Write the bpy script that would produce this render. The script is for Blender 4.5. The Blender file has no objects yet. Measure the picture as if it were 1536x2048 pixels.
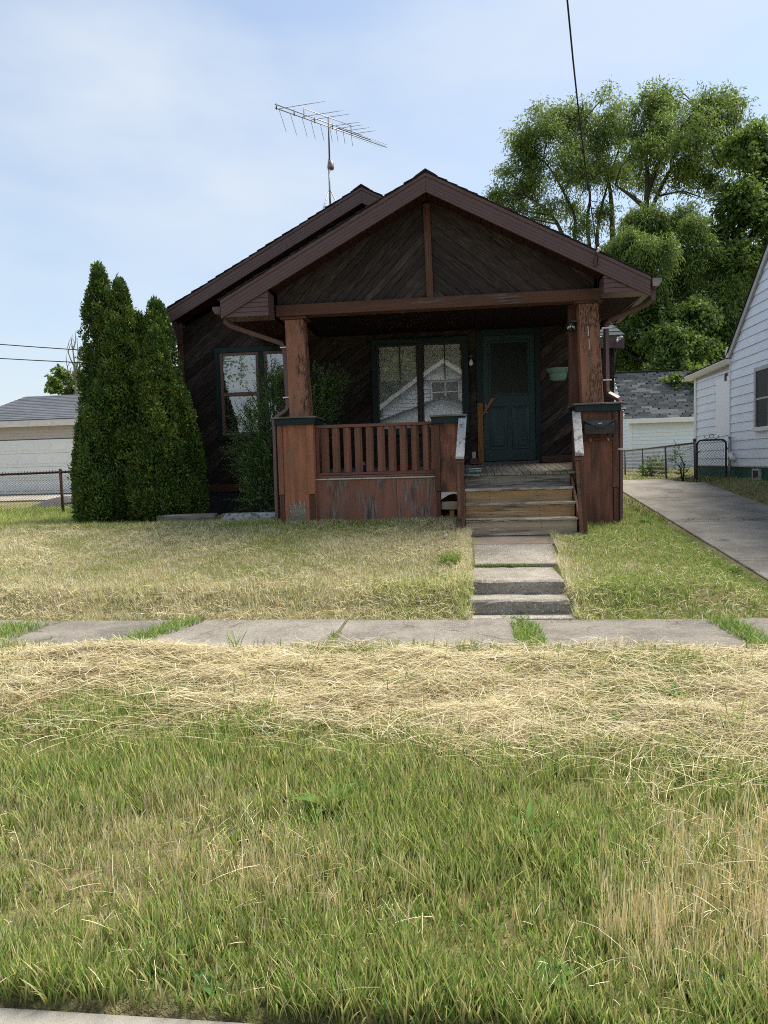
import bpy, bmesh, math, random
import numpy as np
from mathutils import Vector, Matrix

random.seed(11)
rng = np.random.default_rng(11)
S = bpy.context.scene
COL = S.collection
PI = math.pi
R = math.radians

# ------------------------------------------------------------------ camera
EYE = 1.52
pitch, roll, yaw = R(3.68), R(1.6), R(6.6)
fw = Vector((-math.sin(yaw) * math.cos(pitch), math.cos(yaw) * math.cos(pitch), -math.sin(pitch)))
rt = Vector((math.cos(yaw), math.sin(yaw), 0))
up = rt.cross(fw)
r2 = rt * math.cos(roll) - up * math.sin(roll)
u2 = up * math.cos(roll) + rt * math.sin(roll)
cd = bpy.data.cameras.new('camera')
cam = bpy.data.objects.new('camera', cd)
COL.objects.link(cam)
cam.matrix_world = Matrix(((r2.x, u2.x, -fw.x, 0), (r2.y, u2.y, -fw.y, 0), (r2.z, u2.z, -fw.z, EYE), (0, 0, 0, 1)))
cd.sensor_fit = 'VERTICAL'
cd.sensor_height = 36
cd.lens = 1440 / 2048 * 36
cd.clip_start = .05
cd.clip_end = 3000
S.camera = cam

# ------------------------------------------------------------------ light
SUN_EL, SUN_AZ = R(58), R(62)         # azimuth from +Y towards +X: behind the house, to the right
sd = bpy.data.lights.new('sun', 'SUN')
sd.energy = 3.8
sd.angle = R(34)
sd.color = (1, .93, .81)
so = bpy.data.objects.new('sun', sd)
COL.objects.link(so)
sdir = Vector((math.sin(SUN_AZ) * math.cos(SUN_EL), math.cos(SUN_AZ) * math.cos(SUN_EL), math.sin(SUN_EL)))
so.rotation_euler = sdir.to_track_quat('Z', 'Y').to_euler()
so.location = (20, 20, 60)

W = bpy.data.worlds.new('World')
S.world = W
W.use_nodes = True
wt = W.node_tree
wt.nodes.clear()
wo = wt.nodes.new('ShaderNodeOutputWorld')
wb = wt.nodes.new('ShaderNodeBackground')
sky = wt.nodes.new('ShaderNodeTexSky')
sky.sky_type = 'NISHITA'
sky.sun_disc = False
sky.sun_elevation = SUN_EL
sky.sun_rotation = SUN_AZ
sky.dust_density = 1.5
sky.air_density = 1.2
sky.ozone_density = 2
tc = wt.nodes.new('ShaderNodeTexCoord')
mp = wt.nodes.new('ShaderNodeMapping')
mp.inputs['Scale'].default_value = (1.0, 1.0, 2.4)
mp.inputs['Location'].default_value = (.7, .2, .4)
nz = wt.nodes.new('ShaderNodeTexNoise')
nz.inputs['Scale'].default_value = 1.7
nz.inputs['Detail'].default_value = 5
nz.inputs['Roughness'].default_value = .5
rp = wt.nodes.new('ShaderNodeValToRGB')
rp.color_ramp.elements[0].position = .40
rp.color_ramp.elements[0].color = (.30, .30, .30, 1)
rp.color_ramp.elements[1].position = .63
rp.color_ramp.elements[1].color = (.97, .97, .97, 1)
mx = wt.nodes.new('ShaderNodeMix')
mx.data_type = 'RGBA'
mx.inputs[7].default_value = (3.85, 4.3, 4.85, 1)
wb.inputs['Strength'].default_value = .09
wt.links.new(tc.outputs['Generated'], mp.inputs['Vector'])
wt.links.new(mp.outputs['Vector'], nz.inputs['Vector'])
wt.links.new(nz.outputs['Fac'], rp.inputs['Fac'])
wt.links.new(rp.outputs['Color'], mx.inputs[0])
wt.links.new(sky.outputs['Color'], mx.inputs[6])
wt.links.new(mx.outputs[2], wb.inputs['Color'])
wt.links.new(wb.outputs['Background'], wo.inputs['Surface'])

S.view_settings.view_transform = 'Standard'
S.view_settings.look = 'None'
S.view_settings.gamma = 1
S.view_settings.use_curve_mapping = False
S.view_settings.exposure = 1.12
S.render.engine = 'CYCLES'
S.cycles.max_bounces = 8
S.cycles.filter_width = 1.05
S.cycles.use_denoising = False
S.cycles.transparent_max_bounces = 12


# ------------------------------------------------------------------ material helpers
class NB:
    def __init__(s, name):
        s.m = bpy.data.materials.new(name)
        s.m.use_nodes = True
        s.t = s.m.node_tree
        s.t.nodes.clear()
        s.out = s.n('OutputMaterial')

    def n(s, typ, **kw):
        x = s.t.nodes.new('ShaderNode' + typ)
        for k, v in kw.items():
            setattr(x, k, v)
        return x

    def l(s, a, b):
        s.t.links.new(a, b)

    def put(s, sock, v):
        if hasattr(v, 'is_output'):
            s.l(v, sock)
        elif isinstance(v, (tuple, list)) and len(v) == 3 and sock.type == 'RGBA':
            sock.default_value = (*v, 1)
        else:
            sock.default_value = v

    def objvec(s, scale=(1, 1, 1), rand=True, coord='Object'):
        c = s.n('TexCoord').outputs[coord]
        if rand:
            oi = s.n('ObjectInfo').outputs['Random']
            mu = s.n('Math', operation='MULTIPLY')
            s.l(oi, mu.inputs[0])
            mu.inputs[1].default_value = 37.0
            ad = s.n('VectorMath', operation='ADD')
            s.l(c, ad.inputs[0])
            s.l(mu.outputs[0], ad.inputs[1])
            c = ad.outputs[0]
        mp = s.n('Mapping')
        s.l(c, mp.inputs['Vector'])
        mp.inputs['Scale'].default_value = scale
        return mp.outputs[0]

    def world(s, scale=(1, 1, 1)):
        g = s.n('NewGeometry').outputs['Position']
        mp = s.n('Mapping')
        s.l(g, mp.inputs['Vector'])
        mp.inputs['Scale'].default_value = scale
        return mp.outputs[0]

    def noise(s, vec, scale, detail=4, rough=.55, dist=0):
        x = s.n('TexNoise')
        s.l(vec, x.inputs['Vector'])
        x.inputs['Scale'].default_value = scale
        x.inputs['Detail'].default_value = detail
        x.inputs['Roughness'].default_value = rough
        x.inputs['Distortion'].default_value = dist
        return x.outputs['Fac']

    def vor(s, vec, scale, feature='F1'):
        x = s.n('TexVoronoi', feature=feature)
        s.l(vec, x.inputs['Vector'])
        x.inputs['Scale'].default_value = scale
        return x

    def step(s, v, lo, hi):
        x = s.n('MapRange', interpolation_type='SMOOTHSTEP')
        s.put(x.inputs[0], v)
        x.inputs[1].default_value = lo
        x.inputs[2].default_value = hi
        return x.outputs[0]

    def math(s, op, a, b=0.0):
        x = s.n('Math', operation=op)
        s.put(x.inputs[0], a)
        s.put(x.inputs[1], b)
        return x.outputs[0]

    def mix(s, f, a, b, blend='MIX'):
        x = s.n('Mix', data_type='RGBA', blend_type=blend)
        s.put(x.inputs[0], f)
        s.put(x.inputs[6], a)
        s.put(x.inputs[7], b)
        return x.outputs[2]

    def hsv(s, col, v):
        x = s.n('HueSaturation')
        s.put(x.inputs['Color'], col)
        s.put(x.inputs['Value'], v)
        return x.outputs[0]

    def rnd(s):
        return s.n('ObjectInfo').outputs['Random']

    def bump(s, h, strength=.3, dist=.01):
        x = s.n('Bump')
        s.l(h, x.inputs['Height'])
        x.inputs['Strength'].default_value = strength
        x.inputs['Distance'].default_value = dist
        return x.outputs[0]

    def bsdf(s, col, rough=.7, metal=0, spec=.3, normal=None, **kw):
        b = s.n('BsdfPrincipled')
        s.put(b.inputs['Base Color'], col)
        s.put(b.inputs['Roughness'], rough)
        b.inputs['Metallic'].default_value = metal
        b.inputs['Specular IOR Level'].default_value = spec
        if normal is not None:
            s.l(normal, b.inputs['Normal'])
        for k, v in kw.items():
            s.put(b.inputs[k], v)
        s.l(b.outputs[0], s.out.inputs['Surface'])
        return s.m


def axis_scale(ax, along=.07):
    v = [1, 1, 1]
    v['xyz'.index(ax)] = along
    return tuple(v)


def wood(name, paint, bare, dark, ax='x', cover=.5, grain=70, blotch=5, rough=.75, var=.25, soft=.06, along=.07, bstr=.25):
    """weathered painted or stained wood, grain along the object's own axis"""
    b = NB(name)
    vg = b.objvec(axis_scale(ax, along))
    vb = b.objvec(axis_scale(ax, .35))
    g = b.noise(vg, grain, 5, .6)
    g2 = b.noise(vg, grain * .25, 3, .5, .6)
    bl = b.noise(vb, blotch, 5, .6)
    m = b.math('ADD', b.math('MULTIPLY', bl, .62), b.math('MULTIPLY', b.math('ADD', g, g2), .19))
    mask = b.step(m, cover - soft, cover + soft)          # 1 = bare
    bm = b.mix(b.step(g, .36, .62), dark, bare)
    pv = b.mix(b.step(g2, .3, .75), paint, tuple(c * .66 for c in paint))
    pv = b.mix(b.math('MULTIPLY', b.step(bl, .35, .7), .5), pv, tuple(c * .55 for c in paint))
    col = b.mix(mask, pv, bm)
    col = b.hsv(col, b.math('ADD', 1 - var / 2, b.math('MULTIPLY', b.rnd(), var)))
    hgt = b.math('SUBTRACT', b.math('MULTIPLY', g, .6), b.math('MULTIPLY', mask, .5))
    return b.bsdf(col, rough, 0, .25, b.bump(hgt, bstr, .004))


def plain(name, col, rough=.6, dirt=.15, metal=0, spec=.35, scale=6, dcol=None, bump=0, var=.06):
    b = NB(name)
    v = b.objvec()
    n1 = b.noise(v, scale, 5, .6)
    n2 = b.noise(v, scale * 9, 3, .5)
    f = b.math('MULTIPLY', b.step(b.math('ADD', b.math('MULTIPLY', n1, .7), b.math('MULTIPLY', n2, .3)), .42, .66), dirt)
    c = b.mix(f, col, dcol or tuple(x * .35 for x in col))
    c = b.hsv(c, b.math('ADD', 1 - var / 2, b.math('MULTIPLY', b.rnd(), var)))
    return b.bsdf(c, rough, metal, spec, b.bump(n2, bump, .003) if bump else None)


def concrete(name, col, agg=.5, cscale=110, tint=(.3, .27, .22), cracks=.0):
    b = NB(name)
    v = b.world()
    n1 = b.noise(v, 1.6, 6, .6)
    n2 = b.noise(v, 14, 5, .65)
    vo = b.vor(v, cscale)
    sp = b.step(vo.outputs['Distance'], .12, .45)
    peb = b.n('SeparateColor')
    b.l(vo.outputs['Color'], peb.inputs[0])
    c = b.mix(b.step(n1, .3, .7), col, tuple(x * .55 for x in col))
    wv = b.n('VectorMath', operation='ADD')
    b.l(v, wv.inputs[0])
    nn = b.n('TexNoise')
    b.l(v, nn.inputs['Vector'])
    nn.inputs['Scale'].default_value = 2.2
    nn.inputs['Detail'].default_value = 5
    sc = b.n('VectorMath', operation='SCALE')
    b.l(nn.outputs['Color'], sc.inputs[0])
    sc.inputs['Scale'].default_value = .55
    b.l(sc.outputs[0], wv.inputs[1])
    ck = b.vor(wv.outputs[0], .62, 'DISTANCE_TO_EDGE')
    crack = b.math('MULTIPLY', b.math('SUBTRACT', 1, b.step(ck.outputs['Distance'], .0, .011)), b.step(n1, .42, .55))
    st1 = b.noise(v, .55, 3, .5)
    c = b.mix(b.math('MULTIPLY', b.step(st1, .52, .68), .45), c, tuple(x * .42 for x in col))
    c = b.mix(b.math('MULTIPLY', b.step(n2, .45, .75), .35), c, tint)
    pc = b.mix(b.step(peb.outputs[0], .15, .85), tuple(x * .28 for x in col), tuple(min(1, x * 1.55) for x in col))
    c = b.mix(b.math('MULTIPLY', b.math('SUBTRACT', 1, sp), agg), c, pc)
    c = b.mix(b.math('MULTIPLY', crack, cracks), c, (.035, .03, .025))
    c = b.hsv(c, b.math('ADD', .92, b.math('MULTIPLY', b.rnd(), .16)))
    h = b.math('SUBTRACT', b.math('ADD', b.math('MULTIPLY', sp, -.5), n2), b.math('MULTIPLY', crack, cracks))
    return b.bsdf(c, .9, 0, .15, b.bump(h, .45, .006))


def leafmat(name, trans=.3, rough=.55, spec=.3, gain=1.0, tint=False):
    b = NB(name)
    at = b.n('Attribute', attribute_name='Col')
    p = b.n('BsdfPrincipled')
    c = at.outputs['Color']
    if gain != 1:
        c = b.hsv(c, gain)
    b.l(c, p.inputs['Base Color'])
    p.inputs['Roughness'].default_value = rough
    p.inputs['Specular IOR Level'].default_value = spec
    t = b.n('BsdfTranslucent')
    b.l(b.mix(.5, c, (.30, .42, .06), 'MIX') if tint else c, t.inputs['Color'])
    mxs = b.n('MixShader')
    mxs.inputs[0].default_value = trans
    b.l(p.outputs[0], mxs.inputs[1])
    b.l(t.outputs[0], mxs.inputs[2])
    b.l(mxs.outputs[0], b.out.inputs['Surface'])
    return b.m


def glassmat(name, base=.10, tint=(1, 1, 1)):
    b = NB(name)
    fr = b.n('Fresnel')
    fr.inputs['IOR'].default_value = 1.5
    f = b.math('ADD', fr.outputs[0], base)
    tr = b.n('BsdfTransparent')
    tr.inputs['Color'].default_value = (*tint, 1)
    gl = b.n('BsdfGlossy')
    gl.inputs['Roughness'].default_value = .0
    n = b.noise(b.objvec(), 1.2, 2, .5)
    b.l(b.bump(n, .05, .02), gl.inputs['Normal'])
    mxs = b.n('MixShader')
    b.l(f, mxs.inputs[0])
    b.l(tr.outputs[0], mxs.inputs[1])
    b.l(gl.outputs[0], mxs.inputs[2])
    b.l(mxs.outputs[0], b.out.inputs['Surface'])
    return b.m


MT = {}
ORG = (.27, .088, .046)
MT['pier_z'] = wood('pier_paint', (.36, .145, .082), (.19, .15, .125), (.03, .022, .02), 'z', .61, 60, 3.2, soft=.08)
MT['pier_m'] = wood('pier_paint_drips', (.285, .115, .068), (.06, .04, .033), (.02, .015, .014), 'z', .55, 45, 5, soft=.08, along=.12)
MT['pier_r'] = wood('pier_paint_dark', (.245, .10, .062), (.05, .033, .028), (.022, .016, .014), 'z', .50, 45, 2.4, soft=.14, along=.1)
MT['pier_x'] = wood('pier_paint_across', (.30, .122, .072), (.19, .15, .125), (.03, .022, .02), 'x', .60, 60, 3.2)
MT['skirt'] = wood('skirt_plywood', (.285, .122, .084), (.22, .185, .165), (.055, .045, .042), 'z', .535, 30, 5.5, soft=.08, along=.12, bstr=.35)
MT['column'] = wood('column_paint', (.285, .132, .083), (.25, .12, .075), (.016, .011, .010), 'z', .50, 60, 3.4, soft=.03, along=.22, bstr=.35)
MT['trim_brown_x'] = wood('brown_trim', (.125, .058, .038), (.15, .10, .075), (.03, .02, .016), 'x', .56, 60, 4)
MT['trim_brown_z'] = wood('brown_trim_up', (.125, .058, .038), (.15, .10, .075), (.03, .02, .016), 'z', .58, 60, 4)
MT['trim_brown_y'] = wood('brown_trim_back', (.125, .058, .038), (.15, .10, .075), (.03, .02, .016), 'y', .58, 60, 4)
MT['rail'] = wood('rail_paint', (.22, .10, .068), (.17, .12, .09), (.035, .025, .02), 'x', .55, 60, 5)
MT['baluster'] = wood('baluster_paint', (.235, .105, .07), (.15, .10, .075), (.04, .028, .022), 'z', .60, 55, 5)
MT['board'] = wood('stained_board', (.027, .0165, .0135), (.082, .061, .052), (.011, .0085, .008), 'x', .51, 80, 4, rough=.8, var=.8, soft=.12, bstr=.3)
MT['gable_board'] = wood('gable_board', (.036, .023, .019), (.072, .053, .046), (.013, .010, .009), 'x', .49, 80, 3, rough=.75, var=.65, soft=.12)
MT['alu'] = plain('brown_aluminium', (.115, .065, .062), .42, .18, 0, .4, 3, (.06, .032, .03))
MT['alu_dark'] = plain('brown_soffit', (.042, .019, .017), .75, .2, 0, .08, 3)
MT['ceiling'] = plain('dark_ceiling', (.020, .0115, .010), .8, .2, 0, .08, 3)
MT['gutter_old'] = plain('faded_gutter', (.26, .22, .215), .4, .35, .3, .4, 5)
MT['green'] = wood('green_trim', (.012, .032, .034), (.11, .12, .11), (.012, .02, .02), 'x', .66, 50, 5, rough=.5, soft=.04)
MT['green_z'] = wood('green_trim_up', (.0095, .027, .030), (.08, .085, .08), (.012, .02, .02), 'z', .68, 50, 5, rough=.5, soft=.04)
MT['door'] = plain('green_door', (.0105, .036, .039), .4, .25, 0, .4, 4, (.006, .02, .022))
MT['cap_grey'] = wood('cap_grey', (.15, .125, .11), (.25, .22, .20), (.05, .04, .04), 'x', .5, 60, 6)
MT['grey_y'] = wood('grey_floor', (.22, .20, .155), (.30, .27, .21), (.07, .055, .045), 'y', .5, 60, 5, along=.05, var=.35)
MT['tread'] = wood('tread_grey', (.40, .335, .25), (.50, .44, .36), (.06, .045, .035), 'x', .48, 60, 4, along=.05)
MT['riser_ochre'] = wood('riser_ochre', (.46, .285, .13), (.45, .33, .20), (.035, .022, .015), 'x', .54, 40, 3.2, along=.05, soft=.1)
MT['riser_grey'] = wood('riser_grey', (.39, .31, .215), (.48, .40, .31), (.05, .035, .028), 'x', .5, 34, 3.2, along=.05, soft=.1)
MT['riser_dull'] = wood('riser_dull', (.24, .205, .165), (.22, .20, .175), (.05, .04, .035), 'x', .5, 44, 3, along=.05)
MT['handrail'] = wood('bleached_rail', (.52, .51, .50), (.22, .20, .19), (.03, .025, .022), 'y', .535, 90, 9, soft=.03, along=.12, bstr=.4)
MT['white_edge'] = plain('chipped_white', (.55, .52, .48), .7, .5, scale=30)
MT['bare_ochre'] = wood('bare_jamb', (.30, .13, .035), (.36, .19, .07), (.07, .035, .015), 'z', .55, 40, 4, soft=.1)
MT['shingle_dark'] = plain('dark_shingle', (.035, .03, .03), .95, .6, 0, .1, 30, (.07, .065, .06), .4, .3)
MT['void'] = plain('foundation_dark', (.045, .042, .04), .95, .5, scale=8, bump=.3)
MT['interior'] = plain('room_dark', (.05, .05, .055), .9, .2)
MT['glass'] = glassmat('window_glass', .12)
MT['glass_big'] = glassmat('picture_glass', .045)
MT['blind'] = plain('blind_slat', (.60, .62, .60), .5, .12)
MT['curtain'] = plain('curtain_cloth', (.32, .34, .35), .85, .2)
MT['sash'] = plain('brown_sash', (.16, .09, .082), .45, .2)
MT['sash_dark'] = plain('dark_sash', (.035, .022, .022), .5, .2)
MT['black_metal'] = plain('black_metal', (.022, .022, .021), .38, .3, .1, .5, 10, (.06, .055, .05))
MT['brass'] = plain('brass', (.35, .25, .15), .4, .3, .7)
MT['steel'] = plain('weathered_steel', (.33, .33, .34), .45, .35, .6, .5, 12)
MT['dark_steel'] = plain('dark_steel', (.09, .085, .085), .6, .4, .3, .4, 14, (.10, .05, .03))
MT['rust'] = plain('rusty_pipe', (.055, .033, .027), .8, .6, .1, .3, 14, (.12, .05, .025))
MT['cable'] = plain('black_cable', (.02, .02, .024), .5, .1)
MT['white_plastic'] = plain('white_plastic', (.62, .63, .62), .4, .15)
MT['planter'] = plain('green_planter', (.20, .33, .275), .45, .15, 0, .4, 6)
MT['bulb'] = plain('frosted_bulb', (.75, .75, .72), .25, .02)
MT['lens'] = plain('camera_lens', (.01, .01, .012), .1, 0)
MT['white_siding'] = plain('white_siding', (.76, .81, .89), .42, .22, 0, .4, 2.5, (.50, .52, .55), var=.05)
MT['white_siding_new'] = plain('white_siding_new', (.80, .82, .84), .35, .04, 0, .4)
MT['garage_siding'] = plain('garage_siding', (.66, .71, .74), .5, .12, 0, .35, 2.5, (.45, .48, .5), var=.05)
MT['white_trim'] = plain('white_trim', (.74, .75, .75), .45, .15)
MT['grey_trim'] = plain('grey_trim', (.45, .44, .42), .5, .25)
MT['cream_door'] = plain('cream_door', (.78, .77, .71), .5, .08, 0, .35, 2, (.6, .58, .52))
MT['cream_siding'] = plain('tan_siding', (.50, .45, .39), .55, .15)
MT['cream_fascia'] = plain('cream_fascia', (.70, .66, .60), .5, .2)
MT['screen'] = plain('window_screen', (.022, .026, .029), .6, .3, scale=40)
MT['dark_glass'] = plain('dark_glass', (.006, .008, .009), .25, .1)
MT['green_found'] = plain('green_foundation', (.022, .10, .065), .7, .45, 0, .3, 5, (.015, .05, .04), .2)
MT['bark'] = wood('bark', (.062, .050, .042), (.10, .085, .075), (.02, .016, .014), 'z', .5, 40, 6, along=.2, bstr=.6)
MT['bark_dark'] = wood('bark_dark', (.035, .028, .024), (.06, .05, .045), (.012, .01, .009), 'z', .5, 40, 6, along=.2)
MT['dead_wood'] = plain('dead_wood', (.22, .19, .18), .9, .4, scale=20)
MT['leaf'] = leafmat('leaf', .34, tint=True)
MT['arbor'] = leafmat('arborvitae_leaf', .12, .6, .2)
MT['grassblade'] = leafmat('grass_blade', .45, .6, .25)
MT['straw'] = leafmat('straw', .12, .65, .25)
MT['cloth_red'] = plain('red_cloth', (.22, .012, .018), .9, .4, scale=9)
MT['cloth_teal'] = plain('teal_cloth', (.03, .20, .19), .85, .3, scale=25, dcol=(.5, .55, .55))
MT['bag_white'] = plain('white_bag', (.55, .52, .46), .6, .3, scale=12)
MT['bottle_blue'] = plain('blue_plastic', (.01, .015, .22), .2, .1)
MT['driveway'] = concrete('driveway_concrete', (.34, .312, .27), .55, 45, cracks=.6)
MT['walk'] = concrete('aggregate_concrete', (.40, .365, .31), 1, 40)
MT['step_conc'] = concrete('step_concrete', (.34, .31, .262), 1, 40)
MT['sidewalk'] = concrete('sidewalk_concrete', (.235, .216, .19), .85, 48, cracks=.6)
MT['kerb'] = concrete('kerb_concrete', (.30, .285, .255), .3, 150)
MT['asphalt'] = concrete('asphalt', (.055, .055, .055), .6, 90, (.07, .065, .06))
MT['tan_slab'] = concrete('tan_slab', (.40, .32, .24), .3, 95)


def roofmat(name, a, bcol, c):
    b = NB(name)
    r = b.rnd()
    n = b.noise(b.objvec(), 60, 3, .6)
    n2 = b.noise(b.objvec((1, 1, 1)), 7, 3, .6)
    col = b.mix(b.step(r, .25, .6), a, bcol)
    col = b.mix(b.step(r, .78, .95), col, c)
    col = b.hsv(col, b.math('ADD', .55, b.math('ADD', b.math('MULTIPLY', n, .5), b.math('MULTIPLY', n2, .4))))
    return b.bsdf(col, .95, 0, .1, b.bump(n, .5, .004))


MT['arch_shingle'] = roofmat('architectural_shingle', (.032, .038, .043), (.050, .057, .063), (.105, .11, .115))


MT['wing_shingle'] = roofmat('wing_shingle', (.05, .06, .068), (.07, .08, .088), (.09, .10, .108))


def course_mat(name, a, bcol):
    b = NB(name)
    v = b.objvec((1, 1, 1), False)
    v1 = b.objvec((3.2, 1.0, 7.0), False)
    vo = b.vor(v1, 1.0)
    s = b.n('SeparateColor')
    b.l(vo.outputs['Color'], s.inputs[0])
    n = b.noise(v, 45, 3, .7)
    col = b.mix(b.math('MULTIPLY', b.math('ADD', s.outputs[0], n), .5), a, bcol)
    return b.bsdf(col, .95, 0, .1, b.bump(n, .4, .004))


MT['course'] = course_mat('grey_roof', (.065, .072, .088), (.125, .132, .15))


def soilmat():
    b = NB('lawn_soil')
    v = b.world()
    n1 = b.noise(v, 1.1, 5, .6)
    n2 = b.noise(v, 22, 4, .7)
    n3 = b.noise(v, 120, 2, .6)
    c = b.mix(b.step(n1, .35, .65), (.16, .17, .06), (.30, .26, .13))
    c = b.mix(b.step(n2, .4, .7), c, (.10, .09, .048))
    c = b.mix(b.math('MULTIPLY', b.step(n3, .45, .75), .6), c, (.30, .25, .12))
    return b.bsdf(c, .95, 0, .1, b.bump(b.math('ADD', n2, n3), .8, .03))


MT['soil'] = soilmat()


def haybasemat():
    b = NB('hay_base')
    v = b.world((1, 3.5, 1))
    n1 = b.noise(v, 30, 4, .7, 1.0)
    n2 = b.noise(b.world(), 3, 4, .6)
    c = b.mix(b.step(n1, .35, .65), (.13, .095, .045), (.40, .32, .17))
    c = b.mix(b.math('MULTIPLY', b.step(n2, .5, .75), .5), c, (.12, .10, .05))
    return b.bsdf(c, .95, 0, .1, b.bump(n1, .9, .02))


MT['haybase'] = haybasemat()

# ------------------------------------------------------------------ object helpers
WPOS = {}


def link(o, parent=None, loc=(0, 0, 0)):
    COL.objects.link(o)
    loc = Vector(loc)
    WPOS[o.name] = loc.copy()
    if parent is not None:
        o.parent = parent
        o.location = loc - WPOS[parent.name]
    else:
        o.location = loc
    return o


def tag(o, label=None, cat=None, group=None, kind=None):
    if label:
        o['label'] = label
    if cat:
        o['category'] = cat
    if group:
        o['group'] = group
    if kind:
        o['kind'] = kind
    return o


def empty(name, loc, label=None, cat=None, group=None, kind=None):
    o = bpy.data.objects.new(name, None)
    o.empty_display_size = .2
    link(o, None, loc)
    return tag(o, label, cat, group, kind)


def mk(name, verts, faces, mat, parent=None, smooth=False, bev=0, origin=None, rot=None):
    """mesh from world-space verts; origin at the box centre"""
    vs = [Vector(v) for v in verts]
    if origin is None:
        lo = Vector((min(v.x for v in vs), min(v.y for v in vs), min(v.z for v in vs)))
        hi = Vector((max(v.x for v in vs), max(v.y for v in vs), max(v.z for v in vs)))
        origin = (lo + hi) / 2
    origin = Vector(origin)
    me = bpy.data.meshes.new(name)
    me.from_pydata([v - origin for v in vs], [], faces)
    bm = bmesh.new()
    bm.from_mesh(me)
    bmesh.ops.recalc_face_normals(bm, faces=bm.faces)
    if bev:
        bmesh.ops.bevel(bm, geom=bm.edges, offset=bev, segments=1, affect='EDGES', clamp_overlap=True)
    bm.to_mesh(me)
    bm.free()
    if smooth:
        me.polygons.foreach_set('use_smooth', [True] * len(me.polygons))
    me.materials.append(mat)
    o = bpy.data.objects.new(name, me)
    return link(o, parent, origin)


BOXF = [(0, 1, 2, 3), (7, 6, 5, 4), (0, 4, 5, 1), (1, 5, 6, 2), (2, 6, 7, 3), (3, 7, 4, 0)]


def box(name, x0, x1, y0, y1, z0, z1, mat, parent=None, bev=.004):
    v = [(x0, y0, z0), (x1, y0, z0), (x1, y1, z0), (x0, y1, z0), (x0, y0, z1), (x1, y0, z1), (x1, y1, z1), (x0, y1, z1)]
    return mk(name, v, BOXF, mat, parent, bev=bev)


def hexa(name, bot, top, mat, parent=None, bev=.004):
    return mk(name, list(bot) + list(top), BOXF, mat, parent, bev=bev)


def prism_y(name, poly, y0, y1, mat, parent=None, bev=0):
    n = len(poly)
    v = [(x, y0, z) for x, z in poly] + [(x, y1, z) for x, z in poly]
    f = [tuple(range(n)), tuple(range(2 * n - 1, n - 1, -1))] + [(i, (i + 1) % n, n + (i + 1) % n, n + i) for i in range(n)]
    return mk(name, v, f, mat, parent, bev=bev)


def prism_x(name, poly, x0, x1, mat, parent=None, bev=0):
    n = len(poly)
    v = [(x0, y, z) for y, z in poly] + [(x1, y, z) for y, z in poly]
    f = [tuple(range(n)), tuple(range(2 * n - 1, n - 1, -1))] + [(i, (i + 1) % n, n + (i + 1) % n, n + i) for i in range(n)]
    return mk(name, v, f, mat, parent, bev=bev)


def tube_geo(pts, rad, ns=6, V=None, F=None):
    """append a swept tube; rad may be a list"""
    V = [] if V is None else V
    F = [] if F is None else F
    pts = [Vector(p) for p in pts]
    n = len(pts)
    rad = rad if isinstance(rad, (list, tuple)) else [rad] * n
    b0 = len(V)
    t0 = (pts[1] - pts[0]).normalized()
    ref = Vector((0, 0, 1)) if abs(t0.z) < .9 else Vector((0, 1, 0))
    a = t0.cross(ref).normalized()
    for i, p in enumerate(pts):
        if i == 0:
            t = pts[1] - pts[0]
        elif i == n - 1:
            t = pts[-1] - pts[-2]
        else:
            t = (pts[i + 1] - p).normalized() + (p - pts[i - 1]).normalized()
        t.normalize()
        a = (a - t * a.dot(t)).normalized()
        c = t.cross(a)
        k = rad[i]
        if isinstance(k, tuple):
            ka, kc = k
        else:
            ka = kc = k
        for j in range(ns):
            q = 2 * PI * (j + .5) / ns
            V.append(p + a * (math.cos(q) * ka) + c * (math.sin(q) * kc))
    for i in range(n - 1):
        for j in range(ns):
            F.append((b0 + i * ns + j, b0 + i * ns + (j + 1) % ns, b0 + (i + 1) * ns + (j + 1) % ns, b0 + (i + 1) * ns + j))
    F.append(tuple(b0 + j for j in range(ns))[::-1])
    F.append(tuple(b0 + (n - 1) * ns + j for j in range(ns)))
    return V, F


def tube(name, pts, rad, mat, parent=None, ns=6, smooth=True):
    V, F = tube_geo(pts, rad, ns)
    return mk(name, V, F, mat, parent, smooth=smooth and ns > 4)


def lathe(name, prof, cx, cy, mat, parent=None, n=20, a0=0, a1=2 * PI, smooth=True):
    """prof = [(r, z)], around the vertical at (cx, cy)"""
    full = abs(a1 - a0 - 2 * PI) < 1e-6
    m = n if full else n + 1
    V, F = [], []
    for r, z in prof:
        for j in range(m):
            q = a0 + (a1 - a0) * j / n
            V.append((cx + r * math.cos(q), cy + r * math.sin(q), z))
    for i in range(len(prof) - 1):
        for j in range(n):
            k = (j + 1) % m
            F.append((i * m + j, i * m + k, (i + 1) * m + k, (i + 1) * m + j))
    F.append(tuple(range(m))[::-1])
    F.append(tuple((len(prof) - 1) * m + j for j in range(m)))
    return mk(name, V, F, mat, parent, smooth=smooth)


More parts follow.
